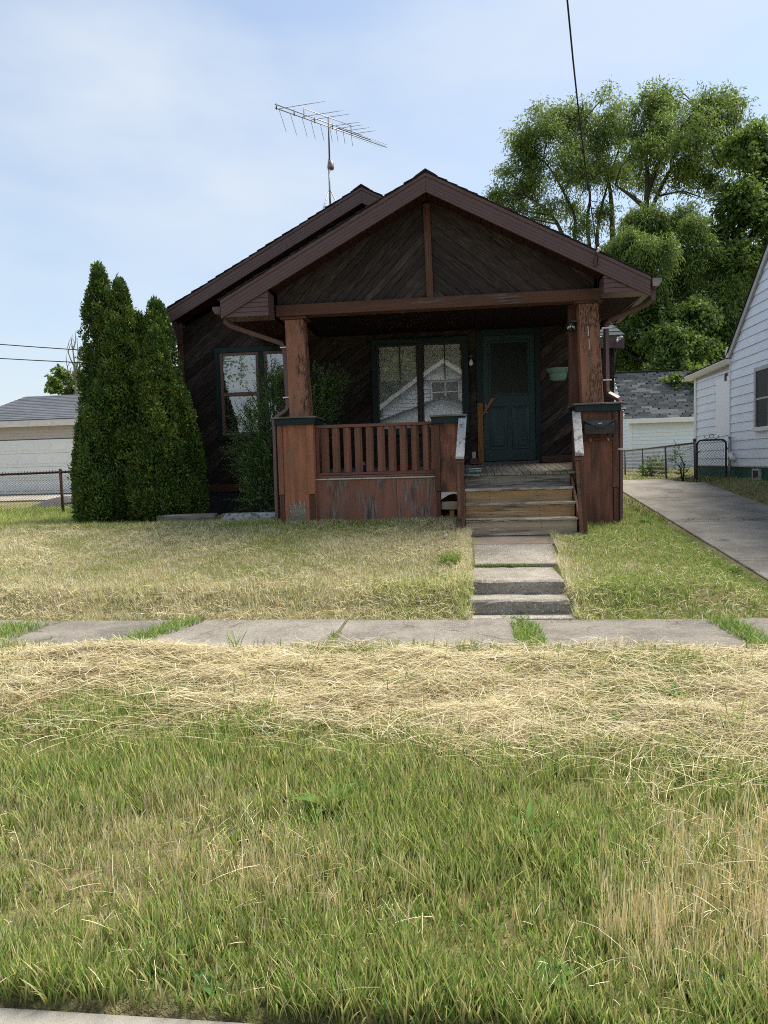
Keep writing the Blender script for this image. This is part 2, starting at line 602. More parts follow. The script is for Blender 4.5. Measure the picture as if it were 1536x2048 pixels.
def arrays_mesh(name, V, quads=None, tris=None, col=None):
    me = bpy.data.meshes.new(name)
    V = np.ascontiguousarray(V, dtype=np.float32)
    nq = 0 if quads is None else len(quads)
    nt = 0 if tris is None else len(tris)
    parts = []
    if nq:
        parts.append(np.asarray(quads, dtype=np.int32).ravel())
    if nt:
        parts.append(np.asarray(tris, dtype=np.int32).ravel())
    loops = np.concatenate(parts)
    me.vertices.add(len(V))
    me.vertices.foreach_set('co', V.ravel())
    me.loops.add(len(loops))
    me.loops.foreach_set('vertex_index', loops)
    me.polygons.add(nq + nt)
    st = np.concatenate([np.arange(nq, dtype=np.int32) * 4, nq * 4 + np.arange(nt, dtype=np.int32) * 3])
    me.polygons.foreach_set('loop_start', st)
    me.update(calc_edges=True)
    if col is not None:
        ca = me.color_attributes.new('Col', 'FLOAT_COLOR', 'POINT')
        c4 = np.ones((len(V), 4), dtype=np.float32)
        c4[:, :3] = col
        ca.data.foreach_set('color', c4.ravel())
    return me


def from_arrays(name, V, quads, tris, col, mat, parent=None, origin=(0, 0, 0)):
    V = np.asarray(V) - np.asarray(origin)
    me = arrays_mesh(name, V, quads, tris, col)
    me.materials.append(mat)
    return link(bpy.data.objects.new(name, me), parent, origin)


def clip(poly, nx, ny, d, keep_less):
    """clip convex polygon by n.p <= d (or >=)"""
    out = []
    s = 1 if keep_less else -1
    n = len(poly)
    for i in range(n):
        p, q = poly[i], poly[(i + 1) % n]
        a = s * (p[0] * nx + p[1] * ny - d)
        c = s * (q[0] * nx + q[1] * ny - d)
        if a <= 0:
            out.append(p)
        if a * c < 0:
            t = a / (a - c)
            out.append((p[0] + (q[0] - p[0]) * t, p[1] + (q[1] - p[1]) * t))
    return out


def area(p):
    return abs(sum(p[i][0] * p[(i + 1) % len(p)][1] - p[(i + 1) % len(p)][0] * p[i][1] for i in range(len(p)))) / 2


def board_wall(parent, regions, ang, width, yf, th, mat, name='board', gap=.004, cham=.004, jit=.0025, face='y', sgn=1, off=0.0):
    """clad convex (u, z) regions with separate boards laid at an angle. face 'y': u = x, fronts at y = yf - th;
    face 'x': u = y, fronts at x = yf - sgn*th"""
    d = (math.cos(ang), math.sin(ang))
    n = (-math.sin(ang), math.cos(ang))
    allp = [p for r in regions for p in r]
    lo = min(p[0] * n[0] + p[1] * n[1] for p in allp)
    hi = max(p[0] * n[0] + p[1] * n[1] for p in allp)
    k0 = int(math.floor((lo - off) / width))
    k1 = int(math.ceil((hi - off) / width))
    cnt = 0
    for k in range(k0, k1):
        s0, s1 = off + k * width, off + (k + 1) * width - gap
        pcs = []
        for r in regions:
            p = clip(clip(r, n[0], n[1], s1, True), n[0], n[1], s0, False) if len(r) > 2 else []
            if len(p) > 2 and area(p) > 2e-4:
                pcs.append(p)
        groups = []
        for p in pcs:
            bb = (min(q[0] for q in p), max(q[0] for q in p), min(q[1] for q in p), max(q[1] for q in p))
            hit = [g for g in groups if any(bb[0] <= h[1] + 1e-4 and bb[1] >= h[0] - 1e-4 and bb[2] <= h[3] + 1e-4 and bb[3] >= h[2] - 1e-4 for h in g[1])]
            ng = ([p], [bb])
            for g in hit:
                ng[0].extend(g[0])
                ng[1].extend(g[1])
                groups.remove(g)
            groups.append(ng)
        for g, bbs in groups:
            if sum(area(p) for p in g) < 6e-4:
                continue
            c = (sum(q[0] for p in g for q in p) / sum(len(p) for p in g), sum(q[1] for p in g for q in p) / sum(len(p) for p in g))
            V, F = [], []
            jj = random.uniform(-jit, jit)
            for p in g:
                b = len(V)
                m = len(p)
                L = [((q[0] - c[0]) * d[0] + (q[1] - c[1]) * d[1], (q[0] - c[0]) * n[0] + (q[1] - c[1]) * n[1]) for q in p]
                cs = c[0] * n[0] + c[1] * n[1]
                for (a, s) in L:
                    V.append((a, -th + jj, min(max(s, s0 - cs + cham), s1 - cs - cham)))
                for (a, s) in L:
                    V.append((a, -th + jj + cham, s))
                for (a, s) in L:
                    V.append((a, 0, s))
                F.append(tuple(b + i for i in range(m)))
                for lv in (0, 1):
                    for i in range(m):
                        F.append((b + lv * m + i, b + lv * m + (i + 1) % m, b + (lv + 1) * m + (i + 1) % m, b + (lv + 1) * m + i))
            me = bpy.data.meshes.new(name)
            me.from_pydata(V, [], F)
            bm = bmesh.new()
            bm.from_mesh(me)
            bmesh.ops.recalc_face_normals(bm, faces=bm.faces)
            bm.to_mesh(me)
            bm.free()
            me.materials.append(mat)
            o = bpy.data.objects.new(name, me)
            if face == 'y':
                link(o, parent, (c[0], yf, c[1]))
                o.rotation_euler = (0, -ang, 0)
            else:
                # local x -> world y*, local y(depth) -> world x
                link(o, parent, (yf, c[0], c[1]))
                o.rotation_mode = 'QUATERNION'
                ex = Vector((0, d[0], d[1]))
                ez = Vector((0, n[0], n[1]))
                ey = Vector((sgn, 0, 0))
                mtx = Matrix((ex, ey, ez)).transposed()
                if mtx.determinant() < 0:
                    for v in me.vertices:
                        v.co.z = -v.co.z
                    me.flip_normals()
                    mtx = Matrix((ex, ey, -ez)).transposed()
                o.rotation_quaternion = mtx.to_quaternion()
            cnt += 1
    return cnt


def rect(x0, x1, z0, z1):
    return [(x0, z0), (x1, z0), (x1, z1), (x0, z1)]


# ------------------------------------------------------------------ noise + terrain
def _h(ix, iy, s):
    n = (ix.astype(np.int64) * 374761393 + iy.astype(np.int64) * 668265263 + s * 1442695041) & 0xffffffff
    n = ((n ^ (n >> 13)) * 1274126177) & 0xffffffff
    n = n ^ (n >> 16)
    return (n & 0xffff) / 65535.0


def vnoise(x, y, s=0):
    x, y = np.asarray(x, float), np.asarray(y, float)
    ix, iy = np.floor(x), np.floor(y)
    fx, fy = x - ix, y - iy
    fx, fy = fx * fx * (3 - 2 * fx), fy * fy * (3 - 2 * fy)
    a, b, c, d = _h(ix, iy, s), _h(ix + 1, iy, s), _h(ix, iy + 1, s), _h(ix + 1, iy + 1, s)
    return (a * (1 - fx) + b * fx) * (1 - fy) + (c * (1 - fx) + d * fx) * fy


def fbm(x, y, s=0, o=4):
    t, a, f, w = 0, 1, 1, 0
    for i in range(o):
        t = t + a * vnoise(x * f, y * f, s + i * 17)
        w += a
        a *= .5
        f *= 2.03
    return t / w


def sst(v, a, b):
    t = np.clip((v - a) / (b - a), 0, 1)
    return t * t * (3 - 2 * t)


def drive_z(y):
    return np.where(y < 6.95, .01, np.minimum(.02 + .0925 * (y - 6.9), .965))


def ground(x, y):
    x, y = np.asarray(x, float), np.asarray(y, float)
    left_top, right_top = .735, .625
    t = y - 6.97
    k = sst(x, -.4, 1.7)
    top = left_top * (1 - k) + right_top * k
    bank = .20 * sst(t, 0, .42)
    slope = bank + (top - .20) * np.clip((t - .15) / 3.0, 0, 1) ** .92
    lawn = np.where(y > 10.3, top + 0 * y, slope)
    lawn = np.where(y > 11.0, np.where(x < -2, .735 - .05 * sst(y, 11.5, 13.5) + .006 * np.maximum(y - 13.5, 0), top + .30 * sst(y, 11, 19)), lawn)
    lawn = lawn + .022 * (fbm(x * 1.3, y * 1.3, 3) - .5) * sst(y, 7.1, 7.6)
    dz = drive_z(y)
    kd = sst(x, 2.35, 3.25) * (1 - sst(y, 16.8, 18.0) * 0)
    yard = lawn * (1 - kd) + (dz - .012) * kd
    kr = sst(x, 5.25, 5.9)
    yard = np.where(x > 5.2, (dz - .012) * (1 - kr) + np.where(y > 7, np.minimum(.05 + .115 * (y - 6.9), 1.0), .02) * kr, yard)
    # carve the front walk
    wk = (x > .05) & (x < .99 + .08 * (y > 8.4)) & (y > 7.0) & (y < 9.75)
    yard = np.where(wk, yard - .13, yard)
    verge = .012 + .02 * (fbm(x * 1.1, y * 1.1, 5) - .3)
    z = np.where(y < 5.86, verge, np.where(y < 7.0, -.03 + 0 * y, yard))
    z = np.where((y < 1.83) & (y > -9), -.15, z)
    z = np.where(y <= -9, .02, z)
    return z


def axis_lines(segs):
    out = []
    for a, b, s in segs:
        out += list(np.arange(a, b - 1e-6, s))
    out.append(segs[-1][1])
    return np.array(out)


xs = axis_lines([(-600, -100, 100), (-100, -30, 14), (-30, -10, 2), (-10, 7, .12), (7, 30, 2), (30, 100, 14), (100, 600, 100)])
ys = axis_lines([(-300, -40, 65), (-40, -9.2, 6), (-9.2, -8.8, .2), (-8.8, 1.6, 2), (1.6, 1.9, .05), (1.9, 14, .1), (14, 40, 1.0), (40, 100, 12), (100, 900, 160)])
GX, GY = np.meshgrid(xs, ys)
GZ = ground(GX, GY)
nx_, ny_ = len(xs), len(ys)
idx = np.arange(nx_ * ny_).reshape(ny_, nx_)
Q = np.stack([idx[:-1, :-1], idx[:-1, 1:], idx[1:, 1:], idx[1:, :-1]], -1).reshape(-1, 4)
o = from_arrays('ground', np.stack([GX.ravel(), GY.ravel(), GZ.ravel()], 1), Q, None, None, MT['soil'])
tag(o, kind='structure')
o.data.polygons.foreach_set('use_smooth', [True] * len(o.data.polygons))


def slab(name, x0, x1, y0, y1, ztop, mat, parent=None, th=.1, rot=0, bev=.01, tilt=(0, 0)):
    v = []
    for zz in (-th, 0):
        for (a, c) in ((x0, y0), (x1, y0), (x1, y1), (x0, y1)):
            v.append((a, c, (ztop(a, c) if callable(ztop) else ztop) + zz))
    return mk(name, v, BOXF, mat, parent, bev=bev)


# street and kerb
o = mk('street', [(-400, -8.9, -.14), (400, -8.9, -.14), (400, 1.55, -.14), (-400, 1.55, -.14)], [(0, 1, 2, 3)], MT['asphalt'])
tag(o, kind='structure')
kerb = empty('kerb', (0, 1.7, 0), kind='structure')
for i in range(-4, 4):
    x0 = -1.9 + i * 3.0
    box('kerb_stone', x0 + .006, x0 + 2.994, 1.55, 1.835, -.3, .006 + random.uniform(-.003, .003), MT['kerb'], kerb, .015)
# sidewalk
sw = empty('sidewalk', (0, 6.3, 0), kind='structure')
edges = [-14.6, -12.9, -11.2, -9.5, -7.85, -6.2, -4.6, -2.92, -1.2, .47, 2.27, 3.95, 5.6, 7.3, 9.0, 10.7]
for a, b in zip(edges, edges[1:]):
    dz = random.uniform(-.006, .008)
    sk = random.uniform(-.05, .05)
    g0 = .02 if abs(a - .47) > .1 else .05
    v = []
    for zz in (-.1, 0):
        for (x, y) in ((a + g0, 5.80), (b - .02, 5.80), (b - .02, 6.96), (a + g0 - .02, 6.96)):
            v.append((x, y, .008 + dz + zz + (.006 if x > (a + b) / 2 else 0)))
    mk('paving_slab', v, BOXF, MT['sidewalk'], sw, bev=.01)


def wz(y):
    return .315 + (y - 8.38) * .155 if y > 8.38 else .305


# front walk, concrete steps
st = empty('concrete_steps', (.5, 7.4, .1), 'weathered concrete front steps with two risers climbing from the pavement', 'steps')
rng_s = random.Random(3)


def rough_step(name, x0, x1, y0, y1, z0, z1):
    o = box(name, x0, x1, y0, y1, z0, z1, MT['step_conc'], st, .02)
    bm = bmesh.new()
    bm.from_mesh(o.data)
    bmesh.ops.subdivide_edges(bm, edges=[e for e in bm.edges if e.calc_length() > .2], cuts=9, use_grid_fill=True)
    for v in bm.verts:
        v.co += Vector((rng_s.gauss(0, .003), rng_s.gauss(0, .004), rng_s.gauss(0, .0025)))
    bm.to_mesh(o.data)
    bm.free()
    return o


rough_step('step', -.02, .985, 7.14, 7.46, -.1, .162)
rough_step('step', .0, .975, 7.44, 8.36, .0, .308)
walk = empty('front_walk', (.57, 8.9, .4), kind='structure')
slab('paving_slab', .07, 1.06, 8.41, 9.24, lambda x, y: wz(y) + .03, MT['walk'], walk)
slab('paving_slab', .0, 1.16, 9.27, 9.78, lambda x, y: wz(y) + .03, MT['tan_slab'], walk)
slab('paving_slab', .02, 1.0, 6.97, 7.135, .016, MT['walk'], walk)
# driveway
dv = empty('driveway', (4.3, 12, .5), kind='structure')
ye = [6.98, 9.3, 11.9, 14.6, 16.9]
for a, b in zip(ye, ye[1:]):
    for (xa, xb) in ((3.27, 5.28),):
        slab('driveway_slab', xa, xb, a + .012, b - .012, lambda x, y: float(drive_z(y)) + .012 + .03 * (5.3 - x) / 2 * 0, MT['driveway'], dv, .15)
slab('driveway_slab', 3.3, 5.0, 16.92, 19.2, lambda x, y: float(drive_z(y)) + .012, MT['driveway'], dv, .15)
slab('driveway_slab', 3.3, 5.3, 1.84, 5.79, .03, MT['driveway'], dv, .15)
slab('driveway_slab', 2.12, 2.9, 10.34, 10.5, lambda x, y: float(ground(x, y)) + .035, MT['tan_slab'], dv, .1)

# ================================================================== THE HOUSE
YW = 12.33                      # wall sheathing face
H = empty('brown_house', (-1.5, 12.3, .7), 'low brown wooden house with gabled front porch and diagonal board walls', 'house')
PX, PZ, PS = -.46, 5.38, .527   # porch gable: ridge x, fascia peak z, slope
MX, MZ, MS = -1.6, 6.03, .527   # main gable


def rake(x, cx, cz, s):
    return cz - s * abs(x - cx)


# --- walls
wall = box('wall', -4.97, 2.06, YW, YW + .12, .6, 3.95, MT['void'], H, 0)
gtop = [(-4.97, 3.95), (2.06, 3.95), (2.06, rake(2.06, MX, MZ - .3, MS)), (MX, MZ - .3), (-4.97, rake(-4.97, MX, MZ - .3, MS))]
prism_y('gable_wall', gtop, YW, YW + .12, MT['void'], H)
for nm, x in (('side_wall', -4.97), ('side_wall', 1.94)):
    box(nm, x, x + .12, YW + .12, 22, .6, 3.95, MT['board'], H, 0)
box('rear_wall', -4.97, 2.06, 22, 22.12, .6, 3.95, MT['board'], H, 0)
LW = (-4.30, -2.66, 2.035, 3.63)      # left window opening (trim outside)
CW = (-1.56, .07, 2.03, 3.64)         # porch window
DR = (.20, 1.25, 1.47, 3.73)          # door
zb = 1.27


def mtop(x):
    return rake(x, MX, MZ - .3, MS)


regs = []


def band(x0, x1, z0, z1=None):
    if z1 is not None:
        regs.append(rect(x0, x1, z0, z1))
        return
    if x0 < MX < x1:
        band(x0, MX, z0)
        band(MX, x1, z0)
        return
    regs.append([(x0, z0), (x1, z0), (x1, mtop(x1)), (x0, mtop(x0))])


band(-4.88, LW[0], zb)
band(LW[0], LW[1], zb, LW[2])
band(LW[0], LW[1], LW[3])
band(LW[1], CW[0], zb)
band(CW[0], CW[1], zb, CW[2])
band(CW[0], CW[1], CW[3])
band(CW[1], DR[0], zb)
band(DR[0], DR[1], DR[3])
band(DR[1], 2.0, zb)
board_wall(wall, regs, R(37), .138, YW, .03, MT['board'])
box('corner_trim', -4.985, -4.88, YW - .045, YW + .02, 1.27, 4.1, MT['trim_brown_z'], H)
box('skirt_board', -4.97, -2.72, YW - .05, YW + .0, 1.14, 1.268, MT['trim_brown_x'], H)
box('skirt_board', .07, .20, YW - .05, YW, 1.50, 1.60, MT['trim_brown_x'], H)
box('skirt_board', 1.255, 2.0, YW - .05, YW, 1.50, 1.61, MT['trim_brown_x'], H)
box('foundation', -4.93, -2.75, YW - .02, YW - .001, .3, 1.138, MT['void'], H, 0)


# --- windows
def double_hung(x0, x1, z0, z1, parent, sash, blind_to, frame=.045, rail=True, curtain=False):
    """one sash pair: frame pieces, two panes, a blind of separate slats, dark room behind"""
    yf = YW - .085
    f = frame
    box('sash_stile', x0, x0 + f, yf, yf + .05, z0, z1, sash, parent, .003)
    box('sash_stile', x1 - f, x1, yf, yf + .05, z0, z1, sash, parent, .003)
    box('sash_rail', x0 + f, x1 - f, yf + .003, yf + .05, z1 - f, z1, sash, parent, .003)
    box('sash_rail', x0 + f, x1 - f, yf + .003, yf + .05, z0, z0 + f, sash, parent, .003)
    zm = (z0 + z1) / 2
    g = MT['glass'] if rail else MT['glass_big']
    if rail:
        box('meeting_rail', x0 + f, x1 - f, yf - .004, yf + .048, zm - .035, zm + .03, sash, parent, .003)
        box('pane', x0 + f, x1 - f, yf + .018, yf + .022, zm + .03, z1 - f, g, parent, 0)
        box('pane', x0 + f, x1 - f, yf + .028, yf + .032, z0 + f, zm - .035, g, parent, 0)
    else:
        box('pane', x0 + f, x1 - f, yf + .018, yf + .022, z0 + f, z1 - f, g, parent, 0)
    zt = z1 - f - .002
    k = 0
    V, F = [], []
    z = zt - .03
    bl = box('blind', x0 + f + .01, x1 - f - .01, yf + .053, yf + .078, zt - .035, zt, MT['blind'], parent, .003)
    while z > blind_to:
        o = box('slat', x0 + f + .012, x1 - f - .012, yf + .050, yf + .084, z - .021, z - .0195, MT['blind'], bl, 0)
        o.rotation_euler = (R(66), 0, 0)
        z -= .03
    if curtain:
        n = 16
        V, F = [], []
        for i in range(n + 1):
            x = x0 + f + (x1 - x0 - 2 * f) * i / n
            y = yf + .070 + .006 * math.sin(i * 1.9)
            V += [(x, y, z0 + f), (x, y, z)]
        for i in range(n):
            F.append((2 * i, 2 * i + 2, 2 * i + 3, 2 * i + 1))
        mk('curtain', V, F, MT['curtain'], parent, True)


def trim_frame(x0, x1, z0, z1, w, parent, depth=.10):
    y0, y1 = YW - depth, YW - .002
    box('trim', x0, x1, y0, y1, z1 - w, z1, MT['green'], parent)
    box('trim', x0, x1, y0 + .002, y1, z0, z0 + w, MT['green'], parent)
    box('trim', x0, x0 + w, y0 + .004, y1, z0 + w, z1 - w, MT['green_z'], parent)
    box('trim', x1 - w, x1, y0 + .004, y1, z0 + w, z1 - w, MT['green_z'], parent)


w1 = box('window', LW[0] + .05, LW[1] - .05, YW - .0035, YW - .0005, LW[2] + .05, LW[3] - .05, MT['interior'], H, 0)
w1['label'] = 'double green-trimmed window half hidden by the shrub'
trim_frame(*LW, .085, w1)
xm = (LW[0] + LW[1]) / 2
box('mullion', xm - .045, xm + .045, YW - .096, YW - .004, LW[2] + .085, LW[3] - .085, MT['green_z'], w1)
double_hung(LW[0] + .085, xm - .045, LW[2] + .085, LW[3] - .085, w1, MT['sash'], 2.95, .05)
double_hung(xm + .045, LW[1] - .085, LW[2] + .085, LW[3] - .085, w1, MT['sash'], 2.95, .05)

w2 = box('window', CW[0] + .05, CW[1] - .05, YW - .0035, YW - .0005, CW[2] + .05, CW[3] - .05, MT['interior'], H, 0)
w2['label'] = 'wide porch window with half lowered blinds and reflections'
trim_frame(*CW, .085, w2)
xm = (CW[0] + CW[1]) / 2 + .005
box('mullion', xm - .026, xm + .026, YW - .096, YW - .004, CW[2] + .085, CW[3] - .085, MT['sash_dark'], w2)
for a, b in ((CW[0] + .085, xm - .026), (xm + .026, CW[1] - .085)):
    double_hung(a, b, CW[2] + .085, CW[3] - .085, w2, MT['sash_dark'], 2.97, .03, False, True)
    xc = a + (b - a) * .56
    box('muntin', xc - .009, xc + .009, YW - .080, YW - .07, 2.95, CW[3] - .115, MT['sash_dark'], w2, 0)

# --- door
door = box('door', .305, 1.165, YW - .035, YW - .002, 1.545, 3.63, MT['door'], H, .004)
box('trim', DR[0], .305, YW - .06, YW - .002, 2.53, DR[3], MT['green_z'], door)
o = box('jamb', DR[0] + .005, .300, YW - .055, YW - .002, 1.47, 2.53, MT['bare_ochre'], door)
o['label'] = 'bare splintered door jamb where the paint has gone'
box('trim', 1.165, DR[1], YW - .06, YW - .002, 1.47, DR[3], MT['green_z'], door)
box('trim', .305, 1.165, YW - .058, YW - .002, 3.63, DR[3], MT['green'], door)
box('threshold', .25, 1.2, YW - .12, YW - .04, 1.475, 1.535, MT['dark_steel'], door)


def panel(x0, x1, z0, z1, parent):
    y = YW - .035
    w, d = .035, .012
    v = [(x0, y, z0), (x1, y, z0), (x1, y, z1), (x0, y, z1),
         (x0 + .006, y - d, z0 + .006), (x1 - .006, y - d, z0 + .006), (x1 - .006, y - d, z1 - .006), (x0 + .006, y - d, z1 - .006),
         (x0 + w, y - .002, z0 + w), (x1 - w, y - .002, z0 + w), (x1 - w, y - .002, z1 - w), (x0 + w, y - .002, z1 - w),
         (x0 + w + .03, y - d * .8, z0 + w + .03), (x1 - w - .03, y - d * .8, z0 + w + .03), (x1 - w - .03, y - d * .8, z1 - w - .03), (x0 + w + .03, y - d * .8, z1 - w - .03)]
    f = []
    for l in (0, 4, 8):
        for i in range(4):
            f.append((l + i, l + (i + 1) % 4, l + 4 + (i + 1) % 4, l + 4 + i))
    f.append((12, 13, 14, 15))
    mk('panel', v, f, MT['door'], parent)


panel(.41, .70, 1.74, 2.46, door)
panel(.775, 1.065, 1.74, 2.46, door)
gx0, gx1, gz0, gz1 = .44, 1.04, 2.67, 3.50
for nm, a in (('glass_bead', (gx0 - .04, gx1 + .04, gz1, gz1 + .04)), ('glass_bead', (gx0 - .04, gx1 + .04, gz0 - .04, gz0)),
              ('glass_bead', (gx0 - .04, gx0, gz0, gz1)), ('glass_bead', (gx1, gx1 + .04, gz0, gz1))):
    box(nm, a[0], a[1], YW - .052, YW - .034, a[2], a[3], MT['door'], door, .005)
box('pane', gx0, gx1, YW - .042, YW - .037, gz0, gz1, MT['dark_glass'], door, 0)
for q in (1, 2):
    xq = gx0 + (gx1 - gx0) * q / 3
    box('muntin', xq - .008, xq + .008, YW - .05, YW - .042, gz0, gz1, MT['dark_glass'], door, 0)
# latch and torn handle bar
hexa('latch_bar', [(.265, YW - .10, 2.30), (.285, YW - .10, 2.29), (.285, YW - .085, 2.29), (.265, YW - .085, 2.30)],
     [(.43, YW - .12, 2.59), (.51, YW - .12, 2.60), (.51, YW - .10, 2.60), (.43, YW - .10, 2.59)], MT['pier_x'], door, .002)
tube('door_handle', [(.345, YW - .04, 2.53), (.345, YW - .085, 2.52), (.35, YW - .09, 2.46), (.35, YW - .085, 2.41), (.35, YW - .04, 2.40)], .011, MT['steel'], door, 8)
lathe('deadbolt', [(.0, 2.345), (.026, 2.35), (.028, 2.375), (.0, 2.38)], .35, YW - .05, MT['steel'], door, 12)
box('outlet_cover', .105, .165, YW - .065, YW - .03, 1.60, 1.71, MT['grey_trim'], H, .006)

# --- porch floor, sloping forward
FZ0, FZ1 = 1.365, 1.492
nb = 46
for i in range(nb):
    x0 = -2.64 + (2.02 + 2.64) * i / nb
    x1 = x0 + 4.66 / nb - .006
    y0 = 10.315 + random.uniform(-.012, .012)
    j = random.uniform(-.003, .003)
    v = [(x0, y0, FZ0 - .03 + j), (x1, y0, FZ0 - .03 + j), (x1, YW - .01, FZ1 - .03), (x0, YW - .01, FZ1 - .03),
         (x0, y0, FZ0 + j), (x1, y0, FZ0 + j), (x1, YW - .01, FZ1), (x0, YW - .01, FZ1)]
    mk('floor_board', v, BOXF, MT['grey_y'], H, bev=.003)
box('floor_joist', -2.6, 2.0, 10.40, 10.46, 1.16, 1.332, MT['riser_dull'], H)
box('floor_joist', -2.6, 2.0, 11.3, 11.36, 1.2, 1.38, MT['riser_dull'], H)

# --- porch ceiling
CZ = 3.74
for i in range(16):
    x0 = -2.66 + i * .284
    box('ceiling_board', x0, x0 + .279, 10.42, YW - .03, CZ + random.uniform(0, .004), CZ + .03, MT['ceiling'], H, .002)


# --- piers
def pier(x0, x1, y0, y1, z0, ztop, label, hole=False, right=False):
    pm_ = MT['pier_m' if hole else 'pier_r' if right else 'pier_z']
    core = box('pier', x0 + .035, x1 - .035, y0 + .03, y1 - .03, (1.125 if hole else z0 - .1), ztop - .1, pm_, H, 0)
    core['label'] = label
    cw = .075
    zl = 1.125 if hole else z0 - .05
    box('panel', x0 + cw + .002, x1 - cw - .002, y0 + .008, y0 + .029, zl, ztop - .10, pm_, core, .002)
    for (xa, xb) in ((x0, x0 + cw), (x1 - cw - (.03 if not right else 0), x1)):
        if hole and xa > x0 + .1:
            box('corner_board', xa, xb, y0 - .006, y0 + .03, z0 - .05, ztop - .101, MT['trim_brown_z'], core)
            continue
        box('corner_board', xa, xb, y0 - .012, y0 + .03, 1.14, ztop - .101, pm_ if not hole else MT['trim_brown_z'], core)
        box('corner_board', xa + .012, xb - .004, y0, y0 + .028, z0 - .1, 1.132, MT['trim_brown_z'], core)
    for xa, xb in ((x0 - .002, x0 + .03), (x1 - .03, x1 + .002)):
        box('side_panel', xa, xb, y0 + .032, y1 - .01, z0 - .1, ztop - .101, pm_, core)
    box('back_panel', x0 + .03, x1 - .03, y1 - .028, y1, z0 - .1, ztop - .101, pm_, core)
    # cap: green apron boards and a grey top board
    a = .03
    box('apron', x0 - a, x1 + a, y0 - a - .02, y0 - a, ztop - .112, ztop - .02, MT['green'], core)
    box('apron', x0 - a, x1 + a, y1 + a, y1 + a + .02, ztop - .112, ztop - .02, MT['green'], core)
    for xa, xb in ((x0 - a - .004, x0 - a + .018), (x1 + a - .018, x1 + a + .004)):
        box('apron', xa, xb, y0 - a, y1 + a, ztop - .110, ztop - .02, MT['green_z'], core)
    box('cap_board', x0 - a - .03, x1 + a + .03, y0 - a - .05, y1 + a + .04, ztop - .0195, ztop + .006, MT['cap_grey'], core, .006)
    return core


pl = pier(-2.70, -2.17, 10.2, 10.73, .66, 2.25, 'left boxed porch pier with bare grey patch low down')
pm = pier(-.44, -.035, 10.2, 10.6, .62, 2.20, 'middle boxed porch pier with rotted hole at its foot', hole=True)
pr = pier(1.53, 2.075, 10.2, 10.73, .58, 2.29, 'right boxed porch pier carrying the mailbox', right=True)
o = pl
# bare patch with torn veneer at the foot of the left pier
bw = bmesh.new()
V, F = [], []
rr = random.Random(5)
for k in range(26):
    x = rr.uniform(-2.56, -2.33)
    z = rr.uniform(.76, .98)
    w, h = rr.uniform(.006, .02), rr.uniform(.03, .10)
    sl = rr.uniform(-.4, .4)
    b = len(V)
    for yy in (10.2085, 10.2005 - rr.uniform(0, .005)):
        V += [(x, yy, z), (x + w, yy, z + .01), (x + w + sl * h, yy, z + h), (x + sl * h, yy, z + h * .9)]
    for f in BOXF:
        F.append(tuple(b + i for i in f))
tag(mk('torn_veneer', V, F, MT['tread'], pl), kind='stuff')
hexa('bare_patch', [(-2.57, 10.202, .70), (-2.30, 10.202, .70), (-2.30, 10.2075, .70), (-2.57, 10.2075, .70)],
     [(-2.53, 10.202, .99), (-2.33, 10.202, .965), (-2.33, 10.2075, .965), (-2.53, 10.2075, .99)], MT['riser_dull'], pl, 0)
# rotten hole in the middle pier: broken lip, inner blocks
prism_y('broken_lip', [(-.36, 1.128), (-.075, 1.128), (-.075, .66), (-.105, .66), (-.095, .82), (-.12, .95), (-.10, 1.06), (-.17, 1.10), (-.25, 1.085), (-.36, 1.02)], 10.212, 10.222, MT['white_edge'], pm)
box('block', -.365, -.12, 10.25, 10.5, .87, .985, MT['tan_slab'], pm, .01)
box('block', -.25, -.18, 10.3, 10.4, .55, .862, MT['riser_ochre'], pm, .006)

# --- skirt and balustrade between left and middle piers
sk = box('skirt_panel', -2.17, -1.0, 10.285, 10.305, .6, 1.355, MT['skirt'], H, .002)
box('skirt_panel', -.998, -.44, 10.288, 10.306, .6, 1.355, MT['skirt'], H, .002)
box('skirt_panel', 2.01, 2.03, 10.73, YW - .05, .5, 1.36, MT['skirt'], H, .002)
box('skirt_panel', -2.66, -2.64, 10.73, YW - .05, .6, 1.36, MT['skirt'], H, .002)
box('cover_strip', -2.17, -.44, 10.265, 10.284, 1.335, 1.358, MT['white_edge'], H)
box('cover_strip', -2.17, -.44, 10.255, 10.31, 1.362, 1.392, MT['rail'], H)


def balustrade_x(x0, x1, y, z0, z1, n):
    b = box('bottom_rail', x0, x1, y - .035, y + .055, z0, z0 + .04, MT['rail'], H)
    box('top_rail', x0, x1, y - .04, y + .06, z1 - .045, z1, MT['rail'], H)
    box('rail_post', x0, x0 + .045, y - .02, y + .03, z0 + .041, z1 - .046, MT['baluster'], H)
    box('rail_post', x1 - .05, x1, y - .02, y + .03, z0 + .041, z1 - .046, MT['baluster'], H)
    w = .102
    pitch_ = (x1 - x0 - .09) / n
    for i in range(n):
        xc = x0 + .045 + pitch_ * (i + .55)
        # chamfered plank turned a little, as two-faced slats
        V = [(xc - w * .56, y - .014, 0), (xc + w * .18, y - .036, 0), (xc + w * .56, y + .014, 0), (xc - w * .18, y + .036, 0)]
        j = random.uniform(-.004, .004)
        bot = [(a + j, c, z0 + .041) for a, c, _ in V]
        tp = [(a + random.uniform(-.003, .003), c, z1 - .046) for a, c, _ in V]
        hexa('baluster', bot, tp, MT['baluster'], H, .005)


balustrade_x(-2.165, -.44, 10.345, 1.395, 2.13, 10)


